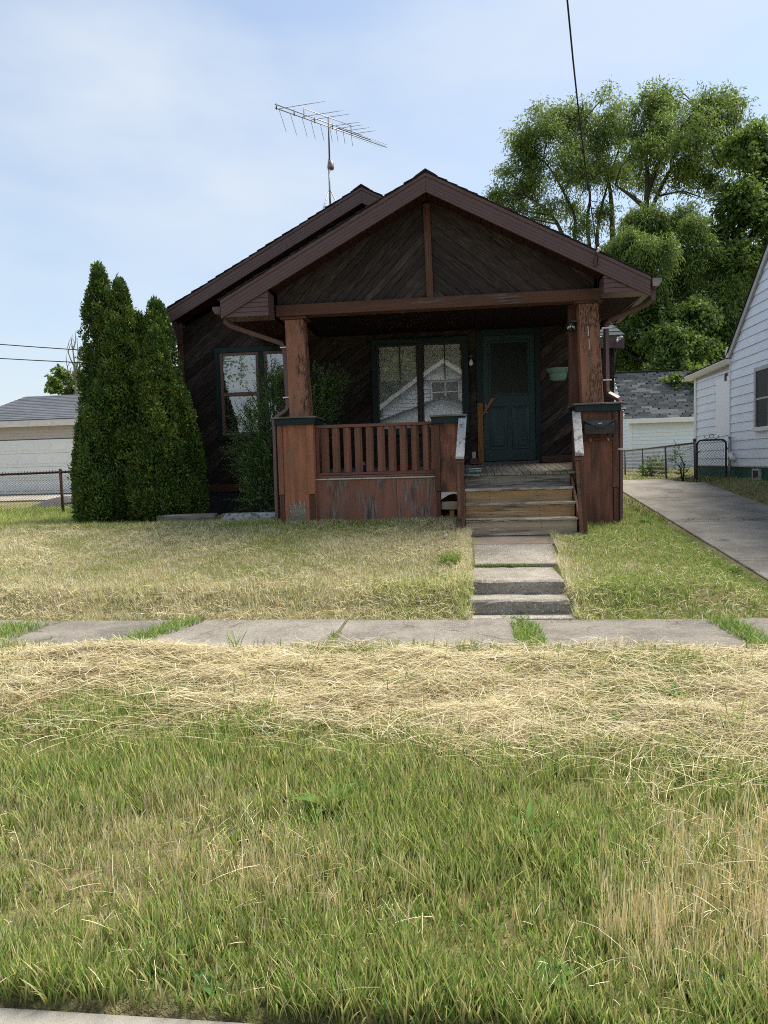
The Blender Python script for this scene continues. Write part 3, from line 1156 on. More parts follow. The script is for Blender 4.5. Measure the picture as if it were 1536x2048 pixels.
def balustrade_y(x, y0, y1, z0, z1, n):
    box('bottom_rail', x - .04, x + .04, y0, y1, z0, z0 + .05, MT['trim_brown_y'], H)
    box('top_rail', x - .05, x + .05, y0, y1, z1 - .045, z1, MT['trim_brown_y'], H)
    for i in range(n):
        yc = y0 + (y1 - y0) * (i + .5) / n
        box('baluster', x - .02, x + .02, yc - .04, yc + .04, z0 + .051, z1 - .046, MT['baluster'], H)


balustrade_y(1.93, 10.74, YW - .06, 1.50, 2.16, 9)
balustrade_y(-2.55, 10.74, YW - .06, 1.50, 2.16, 9)


# --- columns, leaning a little to the left
def column(x0, x1, dx, z0, z1, y0, label):
    d = .29
    o = hexa('column', [(x0, y0, z0), (x1, y0, z0), (x1, y0 + d, z0), (x0, y0 + d, z0)],
             [(x0 + dx + .006, y0, z1), (x1 + dx - .016, y0, z1), (x1 + dx - .016, y0 + d - .02, z1), (x0 + dx + .006, y0 + d - .02, z1)], MT['column'], H, .008)
    o['label'] = label
    box('capital', x0 + dx - .05, x1 + dx + .035, y0 - .03, y0 + d + .01, z1 + .001, z1 + .035, MT['trim_brown_x'], o)
    return o


column(-2.525, -2.235, -.03, 2.257, 3.65, 10.27, 'left porch column with blackened peeling paint')
cr = column(1.61, 1.90, -.045, 2.297, 3.66, 10.27, 'right porch column with faded house numbers')
box('column', 1.47, 1.60, 10.5, 10.62, 2.297, 3.70, MT['trim_brown_z'], H)


# house numbers on the right column, thin metal figures and ghosts of lost ones
def digit(name, pts, w, zc, xc, y, mat, parent, s=1.0):
    for a, b in zip(pts, pts[1:]):
        p, q = Vector((a[0], a[1])), Vector((b[0], b[1]))
        t = (q - p).normalized()
        nrm = Vector((-t.y, t.x)) * w / 2
        c = [p - nrm, q - nrm, q + nrm, p + nrm]
        V = [(xc + v.x * s, y, zc + v.y * s) for v in c] + [(xc + v.x * s, y - .004, zc + v.y * s) for v in c]
        mk(name, V, BOXF, mat, parent)


ONE = [(-.012, .05), (.0, .06), (.008, -.055), (-.004, -.075)]
TWO = [(-.03, .04), (-.015, .06), (.015, .06), (.03, .035), (.02, .01), (-.03, -.06), (.035, -.06)]
for i, (zc, xc) in enumerate(((3.29, 1.695), (3.11, 1.708))):
    o = None
    digit('house_number', ONE, .012, zc, xc, 10.268, MT['grey_trim'], cr)
for i, (zc, xc) in enumerate(((2.935, 1.725), (2.775, 1.74))):
    digit('number_ghost', TWO, .012, zc, xc, 10.2705, MT['riser_dull'], cr, .85)

# --- beam, gable, king post
box('beam', -2.66, 1.855, 10.21, 10.41, 3.688, 3.845, MT['trim_brown_x'], H, .006)
box('beam', -2.66, -2.46, 10.412, YW - .03, 3.69, 3.84, MT['trim_brown_y'], H, .006)
box('beam', 1.65, 1.85, 10.412, YW - .03, 3.69, 3.84, MT['trim_brown_y'], H, .006)
gb = prism_y('gable_panel', [(-2.66, 3.846), (1.80, 3.846), (1.80, 4.05), (PX, 5.19), (-2.66, 4.03)], 10.30, 10.36, MT['void'], H)


def soz(x):
    return rake(x, PX, PZ - .24, PS) + .05


board_wall(gb, [[(-2.64, 3.85), (PX - .005, 3.85), (PX - .005, soz(PX)), (-2.64, soz(-2.64))]], R(45), .10, 10.30, .03, MT['gable_board'], off=.03)
board_wall(gb, [[(PX + .005, 3.85), (1.78, 3.85), (1.78, soz(1.78)), (PX + .005, soz(PX))]], R(-40), .165, 10.30, .03, MT['gable_board'])
hexa('king_post', [(-.50, 10.235, 3.846), (-.405, 10.235, 3.846), (-.405, 10.269, 3.846), (-.50, 10.269, 3.846)],
     [(-.525, 10.235, 5.13), (-.43, 10.235, 5.13), (-.43, 10.269, 5.13), (-.525, 10.269, 5.13)], MT['trim_brown_z'], H)


# --- roofs
def gable_roof(cx, cz, s, x0, x1, yf, yb, name, fmat, courses=22, over=.03):
    """roof with fascia boards, drip strip, shingle courses; peak (cx, cz) is the top of the fascia at the front"""
    root = prism_y(name, [(x0, rake(x0, cx, cz, s)), (cx, cz), (x1, rake(x1, cx, cz, s)), (x1, rake(x1, cx, cz, s) - .03), (cx, cz - .035), (x0, rake(x0, cx, cz, s) - .03)],
                   yf + .04, yb, MT['alu_dark'], H)
    fd = .235
    for sg, xe in ((-1, x0), (1, x1)):
        ze = rake(xe, cx, cz, s)
        poly = [(cx, cz), (xe, ze), (xe, ze - fd), (cx, cz - fd)]
        prism_y('fascia', poly, yf, yf + .038, fmat, root, .003)
        for k in range(1, 4):          # pressed ribs along the metal
            q = fd * (.22 + .2 * k)
            prism_y('fascia_rib', [(cx, cz - q), (xe, ze - q), (xe, ze - q - .007), (cx, cz - q - .007)], yf - .004, yf + .001, fmat, root)
        prism_y('drip_edge', [(cx, cz + .012), (xe, ze + .012), (xe, ze - .035), (cx, cz - .035)], yf - .014, yf - .001, fmat, root, .002)
        L = abs(xe - cx)
        n = courses
        for i in range(n):
            a = L * i / n - (.02 if i else 0)
            b = L * (i + 1) / n + (over if i == n - 1 else .03)
            za, zb_ = cz + .014 - s * a, cz + .014 - s * b
            xa, xb = cx + sg * a, cx + sg * b
            jj = random.uniform(-.012, .012)
            prism_y('shingle_course', [(xa, za + .001), (xb, zb_ + .012), (xb, zb_ + .026), (xa, za + .008)], yf - .03 + jj, yb, MT['shingle_dark'], root)
    prism_y('ridge_cap', [(cx - .14, cz + .02 - s * .13), (cx, cz + .035), (cx + .14, cz + .02 - s * .13), (cx + .14, cz + .035 - s * .13), (cx, cz + .055), (cx - .14, cz + .035 - s * .13)], yf - .035, yb, MT['shingle_dark'], root)
    return root


YF = 9.85
proof = gable_roof(PX, PZ, PS, PX - 2.885, PX + 2.885, YF, 15.5, 'porch_roof', MT['alu'])
mroof = gable_roof(MX, MZ, MS, -5.08, 2.2, 11.9, 22.4, 'main_roof', MT['alu'], 24)

# soffit panels under the porch rakes
for sg in (-1, 1):
    L = 2.2 if sg < 0 else 2.30
    n = 16
    for i in range(n):
        a, b = L * i / n + .004, L * (i + 1) / n - .004
        xa, xb = PX + sg * a, PX + sg * b
        za, zb_ = PZ - .20 - PS * a, PZ - .20 - PS * b
        j = random.uniform(0, .006)
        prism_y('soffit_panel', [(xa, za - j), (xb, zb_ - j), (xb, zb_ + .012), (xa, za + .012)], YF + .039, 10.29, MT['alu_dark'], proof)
for sg in (-1, 1):
    L = 3.3
    n = 14
    for i in range(n):
        a, b = L * i / n + .004, L * (i + 1) / n - .004
        xa, xb = MX + sg * a, MX + sg * b
        za, zb_ = MZ - .20 - MS * a, MZ - .20 - MS * b
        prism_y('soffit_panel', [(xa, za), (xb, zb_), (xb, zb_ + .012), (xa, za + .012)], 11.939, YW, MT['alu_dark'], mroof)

# eave returns of the porch: lapped boxes
for sg, xo, xi in ((-1, PX - 2.87, -2.675), (1, PX + 2.87, 1.84)):
    zo = PZ - .235 - PS * abs(xo - PX)
    zi = PZ - .235 - PS * abs(xi - PX)
    zbot = 3.64 if sg < 0 else 3.70
    zo = max(zo, zbot + .01)
    poly = [(xo, zbot), (xi, zbot), (xi, zi), (xo, zo)]
    rb = prism_y('return_box', poly, YF + .04, 10.21, MT['alu'], proof)
    board_wall(rb, [poly], 0, .062, YF + .04, .012, MT['alu'], name='siding_strip', jit=0, off=zbot)
    # eave soffit running back to the wall
    x0, x1 = sorted((xo, xi))
    zk = .10
    n = 22
    for i in range(n):
        ya, yb_ = 10.215 + (YW - .03 - 10.215) * i / n, 10.215 + (YW - .03 - 10.215) * (i + 1) / n - .006
        za = zbot + zk * (ya - 10) / 2.3
        zc = zbot + zk * (yb_ - 10) / 2.3
        mk('soffit_panel', [(x0, ya, za), (x1, ya, za), (x1, yb_, zc), (x0, yb_, zc), (x0, ya, za + .012), (x1, ya, za + .012), (x1, yb_, zc + .012), (x0, yb_, zc + .012)],
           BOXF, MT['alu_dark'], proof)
    mk('fascia', [(xo - sg * .002, YF + .04, zbot), (xo + sg * .02, YF + .04, zbot), (xo + sg * .02, YW - .03, zbot + zk), (xo - sg * .002, YW - .03, zbot + zk),
                  (xo - sg * .002, YF + .04, 3.88), (xo + sg * .02, YF + .04, 3.88), (xo + sg * .02, YW - .03, 3.90), (xo - sg * .002, YW - .03, 3.90)], BOXF, MT['alu'], proof)

# eave return of the main roof at the far left
box('return_box', -5.06, -4.90, 11.93, 12.31, 3.73, 4.0, MT['alu'], mroof, .004)
box('eave_fascia', -5.08, -5.05, 12.31, 22.3, 3.78, 4.16, MT['alu'], mroof, .004)
box('eave_fascia', 2.17, 2.20, 12.0, 22.3, 3.74, 3.98, MT['alu'], mroof, .004)

# --- gutters and downspouts
def gutter(xo, sg, y0, y1, z, mat, parent, drop=0, cap='gutter_old'):
    prof = [(0, .0), (0, -.10), (sg * .075, -.10), (sg * .115, -.045), (sg * .115, 0), (sg * .108, 0), (sg * .105, -.04), (sg * .072, -.092), (sg * .008, -.092), (sg * .008, 0)]
    n = len(prof)
    V = [(xo + a, y0, z + b) for a, b in prof] + [(xo + a, y1, z + drop + b) for a, b in prof]
    F = [(i, (i + 1) % n, n + (i + 1) % n, n + i) for i in range(n)]
    g = mk('gutter', V, F, mat, parent)
    for yy, zz in ((y0, z), (y1, z + drop)):
        e = [(xo, zz), (xo, zz - .10), (xo + sg * .075, zz - .10), (xo + sg * .115, zz - .045), (xo + sg * .115, zz)]
        prism_y('end_cap', e, yy - .003, yy + .003, MT[cap], g)
    return g


gutter(PX + 2.885 + .022, 1, YF - .01, YW - .1, 3.845, MT['alu'], H, -.02)
gutter(PX - 2.885 - .022, -1, YF + .05, YW - .1, 3.80, MT['alu'], H, -.02, 'alu')


def downspout(pts, straps, label):
    d = tube('downspout', pts, [(.043, .036)] * len(pts), MT['alu'], H, 4, False)
    d['label'] = label
    for x, y, z, w in straps:
        box('strap', x - w, x + w, y - .052, y - .046, z - .009, z + .009, MT['white_trim'], d, 0)
        box('strap', x - w, x - w + .005, y - .05, y + .06, z - .009, z + .009, MT['white_trim'], d, 0)
    return d


downspout([(2.50, 10.05, 3.75), (2.50, 10.05, 3.62), (2.44, 10.12, 3.575), (2.02, 10.40, 3.44), (1.965, 10.42, 3.38), (1.965, 10.40, 2.50), (1.985, 10.40, 2.44), (2.105, 10.36, 2.36), (2.135, 10.36, 2.30), (2.125, 10.36, .66)],
          [(1.965, 10.40, 3.33, .07), (1.965, 10.40, 2.62, .06), (2.13, 10.36, 2.22, .075), (2.128, 10.36, 1.66, .055)], 'brown downspout beside the right porch pier')
downspout([(-3.36, 10.1, 3.72), (-3.36, 10.1, 3.62), (-3.30, 10.12, 3.575), (-2.64, 10.36, 3.34), (-2.59, 10.38, 3.28), (-2.565, 10.38, 2.42), (-2.59, 10.36, 2.36), (-2.73, 10.34, 2.27), (-2.765, 10.34, 2.20), (-2.775, 10.34, .80)],
          [(-2.59, 10.38, 3.27, .055), (-2.57, 10.38, 2.55, .06)], 'brown downspout beside the left porch pier')

# --- front wooden stairs
SX0, SX1 = -.02, 1.43
yr = [9.64, 9.88, 10.11, 10.34]
zr = [.57, .775, .975, 1.165, 1.365]
mats = ['riser_grey', 'riser_ochre', 'riser_ochre', 'riser_dull']
stairs = empty('porch_stairs', (.7, 9.9, .57))
stairs.parent = H
stairs.location = Vector((.7, 9.9, .57)) - WPOS['brown_house']
for i in range(4):
    box('riser', SX0, SX1 + .005 * i, yr[i], yr[i] + .03, zr[i] - .02, zr[i + 1] - .037 + (.004 if i == 3 else 0), MT[mats[i]], stairs, .003)
    if i < 3:
        o = box('tread', SX0 - .005, SX1 + .01 + .005 * i, yr[i] - .032, yr[i + 1] + .002, zr[i + 1] - .0365, zr[i + 1], MT['tread'], stairs, .008)
        bm = bmesh.new()
        bm.from_mesh(o.data)
        ln = [e for e in bm.edges if e.calc_length() > 1]
        bmesh.ops.subdivide_edges(bm, edges=ln, cuts=14)
        for v in bm.verts:
            if v.co.y < 0:
                v.co += Vector((0, random.gauss(0, .0035), random.gauss(0, .003)))
        bm.to_mesh(o.data)
        bm.free()
    # nail heads in two columns
    for xn in (.32, .97):
        for q in range(4):
            zz = zr[i] + .03 + .045 * q
            if zz < zr[i + 1] - .05:
                lathe('nail', [(0, zz), (.006, zz), (.006, zz + .01), (0, zz + .01)], xn + random.uniform(-.01, .01), yr[i], MT['dark_steel'], stairs, 6)
for x0, x1 in ((SX0 - .04, SX0 - .004), (SX1 + .022, SX1 + .05)):
    prism_x('stringer', [(9.64, .5), (10.4, .5), (10.4, 1.34), (10.16, 1.16), (9.90, .96), (9.64, .77)], x0, x1, MT['rail'], stairs)
for x0, x1, lab, dx in ((-.128, -.03, 'left', .03), (1.40, 1.495, 'right', .075)):
    off = -.0 if x0 < 0 else .06
    hexa('newel_post', [(x0 + off, 9.56, .52), (x1 + off, 9.56, .52), (x1 + off, 9.63, .52), (x0 + off, 9.63, .52)],
         [(x0 + .01, 9.56, 1.52), (x1, 9.56, 1.52), (x1, 9.63, 1.52), (x0 + .01, 9.63, 1.52)], MT['rail'], stairs)
    hexa('newel_facing', [(x1 + off - .045, 9.545, .52), (x1 + off, 9.545, .52), (x1 + off, 9.558, .52), (x1 + off - .045, 9.558, .52)],
         [(x1 - .045, 9.545, 1.50), (x1, 9.545, 1.50), (x1, 9.558, 1.50), (x1 - .045, 9.558, 1.50)], MT['trim_brown_z'], stairs)
    box('rail_block', x0 - .005, x1 + .005, 9.53, 9.64, 1.52, 1.575, MT['trim_brown_x'], stairs)
    xt = x0 + (.047 if x0 < 0 else .055)
    hw = .056
    if x0 < 0:
        pts0, pts1 = (x0 + .047, 9.50, 1.577), (-.035, 10.2, 2.15)
    else:
        pts0, pts1 = (x0 + .047, 9.50, 1.572), (1.515, 10.2, 2.165)
    hexa('handrail', [(pts0[0] - hw, pts0[1], pts0[2]), (pts0[0] + hw, pts0[1], pts0[2]), (pts1[0] + hw, pts1[1], pts1[2]), (pts1[0] - hw, pts1[1], pts1[2])],
         [(pts0[0] - hw, pts0[1] - .012, pts0[2] + .035), (pts0[0] + hw, pts0[1] - .012, pts0[2] + .035), (pts1[0] + hw, pts1[1] - .012, pts1[2] + .035), (pts1[0] - hw, pts1[1] - .012, pts1[2] + .035)],
         MT['handrail'], stairs, .005)
# chewed white veneer edge beside the right newel
V, F = [], []
z = .62
while z < 2.0:
    h = random.uniform(.03, .09)
    w = random.uniform(.004, .018)
    b = len(V)
    for yy in (10.185, 10.19):
        V += [(1.585, yy, z), (1.585 + w, yy, z + .01), (1.585 + w * .6, yy, z + h), (1.585, yy, z + h)]
    F += [tuple(b + i for i in f) for f in BOXF]
    z += h + random.uniform(.005, .06)
tag(mk('chipped_edge', V, F, MT['white_edge'], pr), kind='stuff')

# --- rear wing glimpsed beside the right column
wing = box('rear_wing', 2.06, 2.98, 15.0, 19.0, .8, 3.72, MT['board'], H, 0)
for i in range(7):
    za, zb_ = 3.93 + i * .10, 3.93 + (i + 1) * .10
    ya, yb_ = 14.7 + i * .17, 14.7 + (i + 1) * .17
    xa, xb = 3.13 - i * .045, 3.13 - (i + 1) * .045
    mk('shingle_course', [(2.0, ya, za), (xa, ya, za), (xb, yb_ + .03, zb_ + .01), (2.0, yb_ + .03, zb_ + .01), (2.0, ya, za + .018), (xa, ya, za + .018), (xb, yb_ + .03, zb_ + .016), (2.0, yb_ + .03, zb_ + .016)],
       BOXF, MT['wing_shingle'], wing)
box('fascia', 2.0, 3.12, 14.71, 14.74, 3.70, 3.92, MT['alu'], wing)
box('soffit_panel', 2.0, 3.10, 14.74, 15.0, 3.70, 3.715, MT['alu_dark'], wing)

# ================================================================== things on and about the house
# mailbox
mb = empty('mailbox', (1.81, 10.18, 1.95), 'black metal wall mailbox with slanted lid on the right porch pier', 'mailbox')
prism_x('body', [(10.185, 1.865), (10.185, 2.045), (10.12, 2.04), (10.085, 1.99), (10.085, 1.865)], 1.61, 2.005, MT['black_metal'], mb, .006)
v = [(1.60, 10.188, 2.058), (2.015, 10.188, 2.058), (2.015, 10.11, 2.052), (1.60, 10.11, 2.052)]
mk('lid', [(1.60, 10.188, 2.05), (2.015, 10.188, 2.05), (2.015, 10.105, 2.044), (1.60, 10.105, 2.044), (1.60, 10.188, 2.06), (2.015, 10.188, 2.06), (2.015, 10.10, 2.055), (1.60, 10.10, 2.055)], BOXF, MT['black_metal'], mb, bev=.002)
mk('lid_front', [(1.605, 10.098, 2.052), (2.01, 10.098, 2.052), (1.90, 10.072, 1.985), (1.715, 10.072, 1.985), (1.605, 10.092, 2.052), (2.01, 10.092, 2.052), (1.90, 10.066, 1.985), (1.715, 10.066, 1.985)], BOXF, MT['black_metal'], mb)
box('handle', 1.755, 1.865, 10.060, 10.072, 1.945, 1.985, MT['black_metal'], mb, .004)
box('emblem', 1.785, 1.835, 10.062, 10.068, 2.0, 2.018, MT['grey_trim'], mb, .002)
for x in (1.69, 1.925):
    tube('hook', [(x, 10.17, 1.87), (x, 10.15, 1.80), (x, 10.13, 1.765), (x, 10.10, 1.765), (x, 10.09, 1.80)], .009, MT['brass'], mb, 6)
box('backing_strip', 1.60, 2.0, 10.175, 10.187, 1.79, 1.815, MT['trim_brown_x'], mb)

# planter on the porch wall
pt = empty('wall_planter', (1.54, 12.29, 2.83), 'pale green half-round planter hung on the dark wall right of the door', 'planter')
lathe('bowl', [(.0, 2.835), (.10, 2.838), (.128, 2.86), (.145, 2.93), (.15, 2.965)], 1.54, 12.295, MT['planter'], pt, 20, PI, 2 * PI)
lathe('rim', [(.15, 2.966), (.165, 2.975), (.168, 2.995), (.178, 3.0), (.182, 3.02), (.194, 3.026), (.194, 3.044), (.17, 3.046)], 1.54, 12.295, MT['planter'], pt, 20, PI, 2 * PI)

# porch light: bare bulb below dark socket
lt = empty('porch_light', (.115, 12.25, 3.25), 'bare frosted bulb in a dark socket left of the front door', 'lamp')
lathe('socket', [(0, 3.33), (.055, 3.33), (.06, 3.30), (.035, 3.27), (.03, 3.25)], .115, 12.23, MT['black_metal'], lt, 14)
box('bracket', .09, .14, 12.24, 12.295, 3.29, 3.36, MT['black_metal'], lt)
lathe('bulb', [(0, 3.143), (.018, 3.146), (.032, 3.165), (.036, 3.19), (.026, 3.215), (.016, 3.235), (.014, 3.25)], .115, 12.23, MT['bulb'], lt, 16)
dbell = empty('door_sensor', (.035, 12.26, 3.34), 'small pale plastic sensor above and left of the porch bulb', 'sensor')
box('case', .022, .05, 12.255, 12.29, 3.30, 3.39, MT['grey_trim'], dbell, .006)
lathe('eye', [(0, 3.32), (.008, 3.32), (.008, 3.335), (0, 3.335)], .036, 12.254, MT['lens'], dbell, 8)

# security camera on the inner side of the right column
sc = empty('security_camera', (1.49, 10.45, 3.42), 'small dark security camera on the inner side of the right porch column', 'camera')
box('mount', 1.50, 1.60, 10.42, 10.50, 3.44, 3.47, MT['dark_steel'], sc)
lathe('head', [(0, 3.44), (.04, 3.44), (.045, 3.40), (.045, 3.34), (.03, 3.315), (0, 3.31)], 1.49, 10.42, MT['black_metal'], sc, 16)
for a in range(6):
    q = PI + PI * (a + .5) / 6
    x, y = 1.49 + .0465 * math.cos(q), 10.42 + .0465 * math.sin(q)
    box('led', x - .006, x + .006, y - .005, y + .005, 3.345 + .012 * math.sin((a + .5) / 6 * PI), 3.375 + .012 * math.sin((a + .5) / 6 * PI), MT['white_plastic'], sc, .001)
o = lathe('lens', [(0, 3.335), (.012, 3.337), (.015, 3.352), (.012, 3.366), (0, 3.368)], 1.49, 10.375, MT['lens'], sc, 10)

# floodlight on the wing
fl = empty('floodlight', (3.0, 14.68, 3.86), 'white twin floodlight on the brown fascia behind the downspout', 'lamp')
box('base', 2.97, 3.04, 14.68, 14.71, 3.84, 3.90, MT['white_plastic'], fl)
for dx, dz in ((.03, .03), (-.035, -.04)):
    tube('lamp_head', [(3.0 + dx * .3, 14.69, 3.87 + dz * .3), (3.0 + dx, 14.63, 3.86 + dz), (3.0 + dx * 1.3, 14.56, 3.84 + dz)], [.010, .018, .028], MT['white_plastic'], fl, 10)

# roof antenna
an = empty('roof_antenna', (-2.26, 12.8, 5.5), 'tall spiky television antenna on a tripod behind the main gable', 'antenna')
mx0, my0 = -2.29, 12.85
zroof = rake(mx0, MX, MZ, MS)
tube('mast', [(mx0, my0, zroof + .35), (mx0, my0, 6.92)], .017, MT['steel'], an, 8)
tube('mast', [(mx0 + .012, my0, 6.80), (mx0 + .018, my0, 7.62)], .015, MT['dark_steel'], an, 8)
lathe('rotator', [(0, 6.74), (.055, 6.745), (.062, 6.79), (.05, 6.86), (.025, 6.90), (0, 6.905)], mx0 + .03, my0, MT['gutter_old'], an, 12)
for a in (90, 210, 330):
    q = R(a)
    bx, by = mx0 + .30 * math.cos(q), my0 + .30 * math.sin(q)
    bz = rake(bx, MX, MZ, MS) + .03
    tube('tripod_leg', [(bx, by, bz), (mx0 + .02 * math.cos(q), my0 + .02 * math.sin(q), 6.38)], .010, MT['steel'], an, 6)
for zz, rr_ in ((5.95, .15), (6.10, .10)):
    p = [(mx0 + rr_ * math.cos(R(a)), my0 + rr_ * math.sin(R(a)), zz) for a in (90, 210, 330, 90)]
    tube('tripod_ring', p, .006, MT['steel'], an, 5)
bd = Vector((.68, .733, 0)).normalized()
c0 = Vector((mx0 + .018, my0, 7.50))
L0, L1 = 1.10, 1.35


def bpt(t, dz=0):
    return c0 + bd * t + Vector((0, 0, dz))


tube('boom', [bpt(-L0, .03), bpt(.75, .03)], .009, MT['steel'], an, 6)
tube('boom', [bpt(-L0, -.03), bpt(L1, -.03)], .009, MT['steel'], an, 6)
tube('boom', [bpt(.2, .0), bpt(.95, .0)], .009, MT['dark_steel'], an, 6)
tube('boom_brace', [bpt(-.52, -.03), bpt(-.52, .13), bpt(.50, .13), bpt(.50, -.03)], .009, MT['steel'], an, 6)
for t in (-L0 + .03, -.72, -.30, .08):
    tube('boom_clip', [bpt(t, -.045), bpt(t, .05)], .011, MT['dark_steel'], an, 5)
da = Vector((.99, -.14, 0)).normalized()
db = Vector((-.10, .995, 0)).normalized()
els = [(-1.02, .80), (-.80, .80), (-.56, .74), (-.38, .70), (-.18, .64), (.02, .56), (.16, .50), (.32, .48), (.50, .46)]
for i, (t, l) in enumerate(els):
    if i not in (1, 4):
        tube('element', [bpt(t, -.02), bpt(t, -.02) + da * l], .0045, MT['steel'], an, 5)
    tube('element', [bpt(t, -.03), bpt(t, -.03) + db * l], .0045, MT['steel'], an, 5)
for i in range(11):
    t = .62 + i * .065
    pr_ = Vector((bd.y, -bd.x, 0))
    tube('short_element', [bpt(t, -.02) - pr_ * .09, bpt(t, -.02) + pr_ * .09], .003, MT['steel'], an, 4)

# service cable from the street, insulator on the fascia
pA, pB, pC, pD = Vector((-3.5, -12, 11.2)), Vector((.9, 6.3, 5.29)), Vector((1.15, 7.37, 4.87)), Vector((1.75, 9.83, 4.235))
pts = [pA]
for t in np.linspace(.1, 1, 10):
    q = pA.lerp(pB, t)
    q.z -= 1.2 * t * (1 - t)
    pts.append(q)
pts += [Vector((1.02, 6.82, 5.07)), pC, Vector((1.44, 8.56, 4.53)), pD]
cb = empty('service_cable', (1.75, 9.83, 4.2), 'black service cable running down from the street to the porch fascia', 'cable')
tube('wire', pts, [.0085] * (len(pts) - 3) + [.008, .007, .0065], MT['cable'], cb, 6)
lathe('insulator', [(0, 4.205), (.016, 4.21), (.02, 4.225), (.014, 4.24), (.02, 4.255), (.012, 4.27), (0, 4.272)], 1.755, 9.81, MT['white_plastic'], cb, 10)
tube('drip_loop', [(1.75, 9.82, 4.22), (1.70, 9.82, 4.10), (1.715, 9.83, 4.03), (1.75, 9.84, 4.06), (1.76, 9.84, 4.16)], .006, MT['cable'], cb, 5)
tube('drip_loop', [(1.755, 9.83, 4.08), (1.78, 9.9, 4.0), (1.81, 10.2, 3.9), (1.862, 10.3, 3.6), (1.86, 10.32, 3.2)], .006, MT['cable'], cb, 5)
for (za, zb_, lab) in ((8.3, 4.5, 'upper thin black utility line passing behind the arborvitae'), (7.5, 4.3, 'lower thin black utility line passing behind the arborvitae')):
    a, b = Vector((-32, 23, za)), Vector((-2.5, 21.5, zb_))
    pp = []
    for t in np.linspace(0, 1, 14):
        q = a.lerp(b, t)
        q.z -= .9 * 4 * t * (1 - t) * .35
        pp.append(q)
    tag(tube('utility_line', pp, .016, MT['cable'], None, 5), lab, 'cable', 'utility lines over the left garage')

# rubbish on the porch
def heap(name, cx, cy, cz, rx, ry, rz, mat, label, cat, seed, group=None):
    rr = random.Random(seed)
    V, F = [], []
    n, m = 18, 7
    for i in range(m):
        t = i / (m - 1)
        for j in range(n):
            q = 2 * PI * j / n
            k = math.cos(t * PI / 2) ** .7
            w = 1 + .22 * math.sin(3 * q + seed + t * 3) + rr.uniform(-.12, .12)
            V.append((cx + rx * k * w * math.cos(q), cy + ry * k * w * math.sin(q), cz + rz * math.sin(t * PI / 2) * (1 + rr.uniform(-.15, .15))))
    for i in range(m - 1):
        for j in range(n):
            F.append((i * n + j, i * n + (j + 1) % n, (i + 1) * n + (j + 1) % n, (i + 1) * n + j))
    F.append(tuple(range(n))[::-1])
    F.append(tuple((m - 1) * n + j for j in range(n)))
    return tag(mk(name, V, F, mat, None, True), label, cat, group)


heap('cloth_heap', -.92, 10.85, 1.395, .17, .16, .13, MT['cloth_red'], 'dark red cloth bundle behind the balusters near the middle pier', 'cloth', 1)
heap('plastic_bag', -.50, 10.75, 1.39, .10, .12, .15, MT['bag_white'], 'crumpled pale bag behind the last balusters by the middle pier', 'bag', 2)
heap('plastic_bag', -.80, 10.62, 1.38, .16, .09, .06, MT['bag_white'], 'low pale bag lying in front of the dark red cloth', 'bag', 3)
for x, y, lab in ((-1.52, 10.62, 'blue plastic bottle with white cap, left one behind the balusters'), (-1.24, 10.60, 'blue plastic bottle with white cap, right one behind the balusters')):
    bt = empty('bottle', (x, y, 1.38), lab, 'bottle', 'blue bottles on the porch floor')
    lathe('body', [(0, 1.385), (.045, 1.387), (.05, 1.40), (.05, 1.50), (.03, 1.53)], x, y, MT['bottle_blue'], bt, 14)
    lathe('cap', [(.03, 1.531), (.034, 1.535), (.03, 1.575), (0, 1.58)], x, y, MT['bag_white'], bt, 12)
fc = empty('folded_cloth', (.12, 10.52, 1.385), 'small folded teal and white cloth at the left of the porch floor edge', 'cloth')
for k in range(4):
    j = random.uniform(-.01, .01)
    box('fold', .03 + j, .21 + j, 10.46 + j, 10.62, 1.383 + k * .016, 1.397 + k * .016, MT['cloth_teal'] if k % 2 == 0 else MT['bag_white'], fc, .005)

# pale stone and plank edging along the left foundation
for k, (xa, xb, lab, m) in enumerate(((-3.72, -2.82, 'pale weathered edging plank beside the left pier foot', 'handrail'), (-4.75, -3.80, 'low grey edging plank under the shrub', 'riser_dull'))):
    z = .80
    o = hexa('edging_plank', [(xa, 10.56, z - .10), (xb, 10.50, z - .10), (xb, 10.66, z - .10), (xa, 10.72, z - .10)],
             [(xa, 10.56, z + .055), (xb, 10.50, z + .06), (xb, 10.66, z + .07), (xa, 10.72, z + .06)], MT[m], None, .012)
    tag(o, lab, 'plank')

# ================================================================== RIGHT NEIGHBOUR
NX = 6.0
nh = empty('white_house', (NX + 3, 13, .9), 'white clapboard neighbour house with green foundation right of the driveway', 'house')
nwall = box('wall', NX + .02, NX + 7, 8.6, 17.3, 1.27, 3.7, MT['white_siding'], nh, 0)
ymid = 12.6
rk = .83
rz0 = 3.72


def nrake(y):
    return rz0 + rk * (17.45 - y) if y > ymid else rz0 + rk * (17.45 - 2 * ymid + y)


ztop = nrake(ymid)
prism_x('gable_wall', [(8.6, 3.7), (17.3, 3.7), (17.3, nrake(17.3) - .02), (ymid, ztop - .02), (8.6, nrake(8.6) - .02)], NX + .02, NX + 7, MT['white_siding'], nh)
nw = (15.05, 15.85, 2.02, 3.32)          # window opening in (y, z)
regs = [[(8.6, 1.30), (nw[0], 1.30), (nw[0], nrake(nw[0])), (ymid, ztop), (8.6, nrake(8.6))],
        [(nw[0], 1.30), (nw[1], 1.30), (nw[1], nw[2]), (nw[0], nw[2])],
        [(nw[0], nw[3]), (nw[1], nw[3]), (nw[1], nrake(nw[1])), (nw[0], nrake(nw[0]))],
        [(nw[1], 1.30), (17.3, 1.30), (17.3, nrake(17.3)), (nw[1], nrake(nw[1]))]]


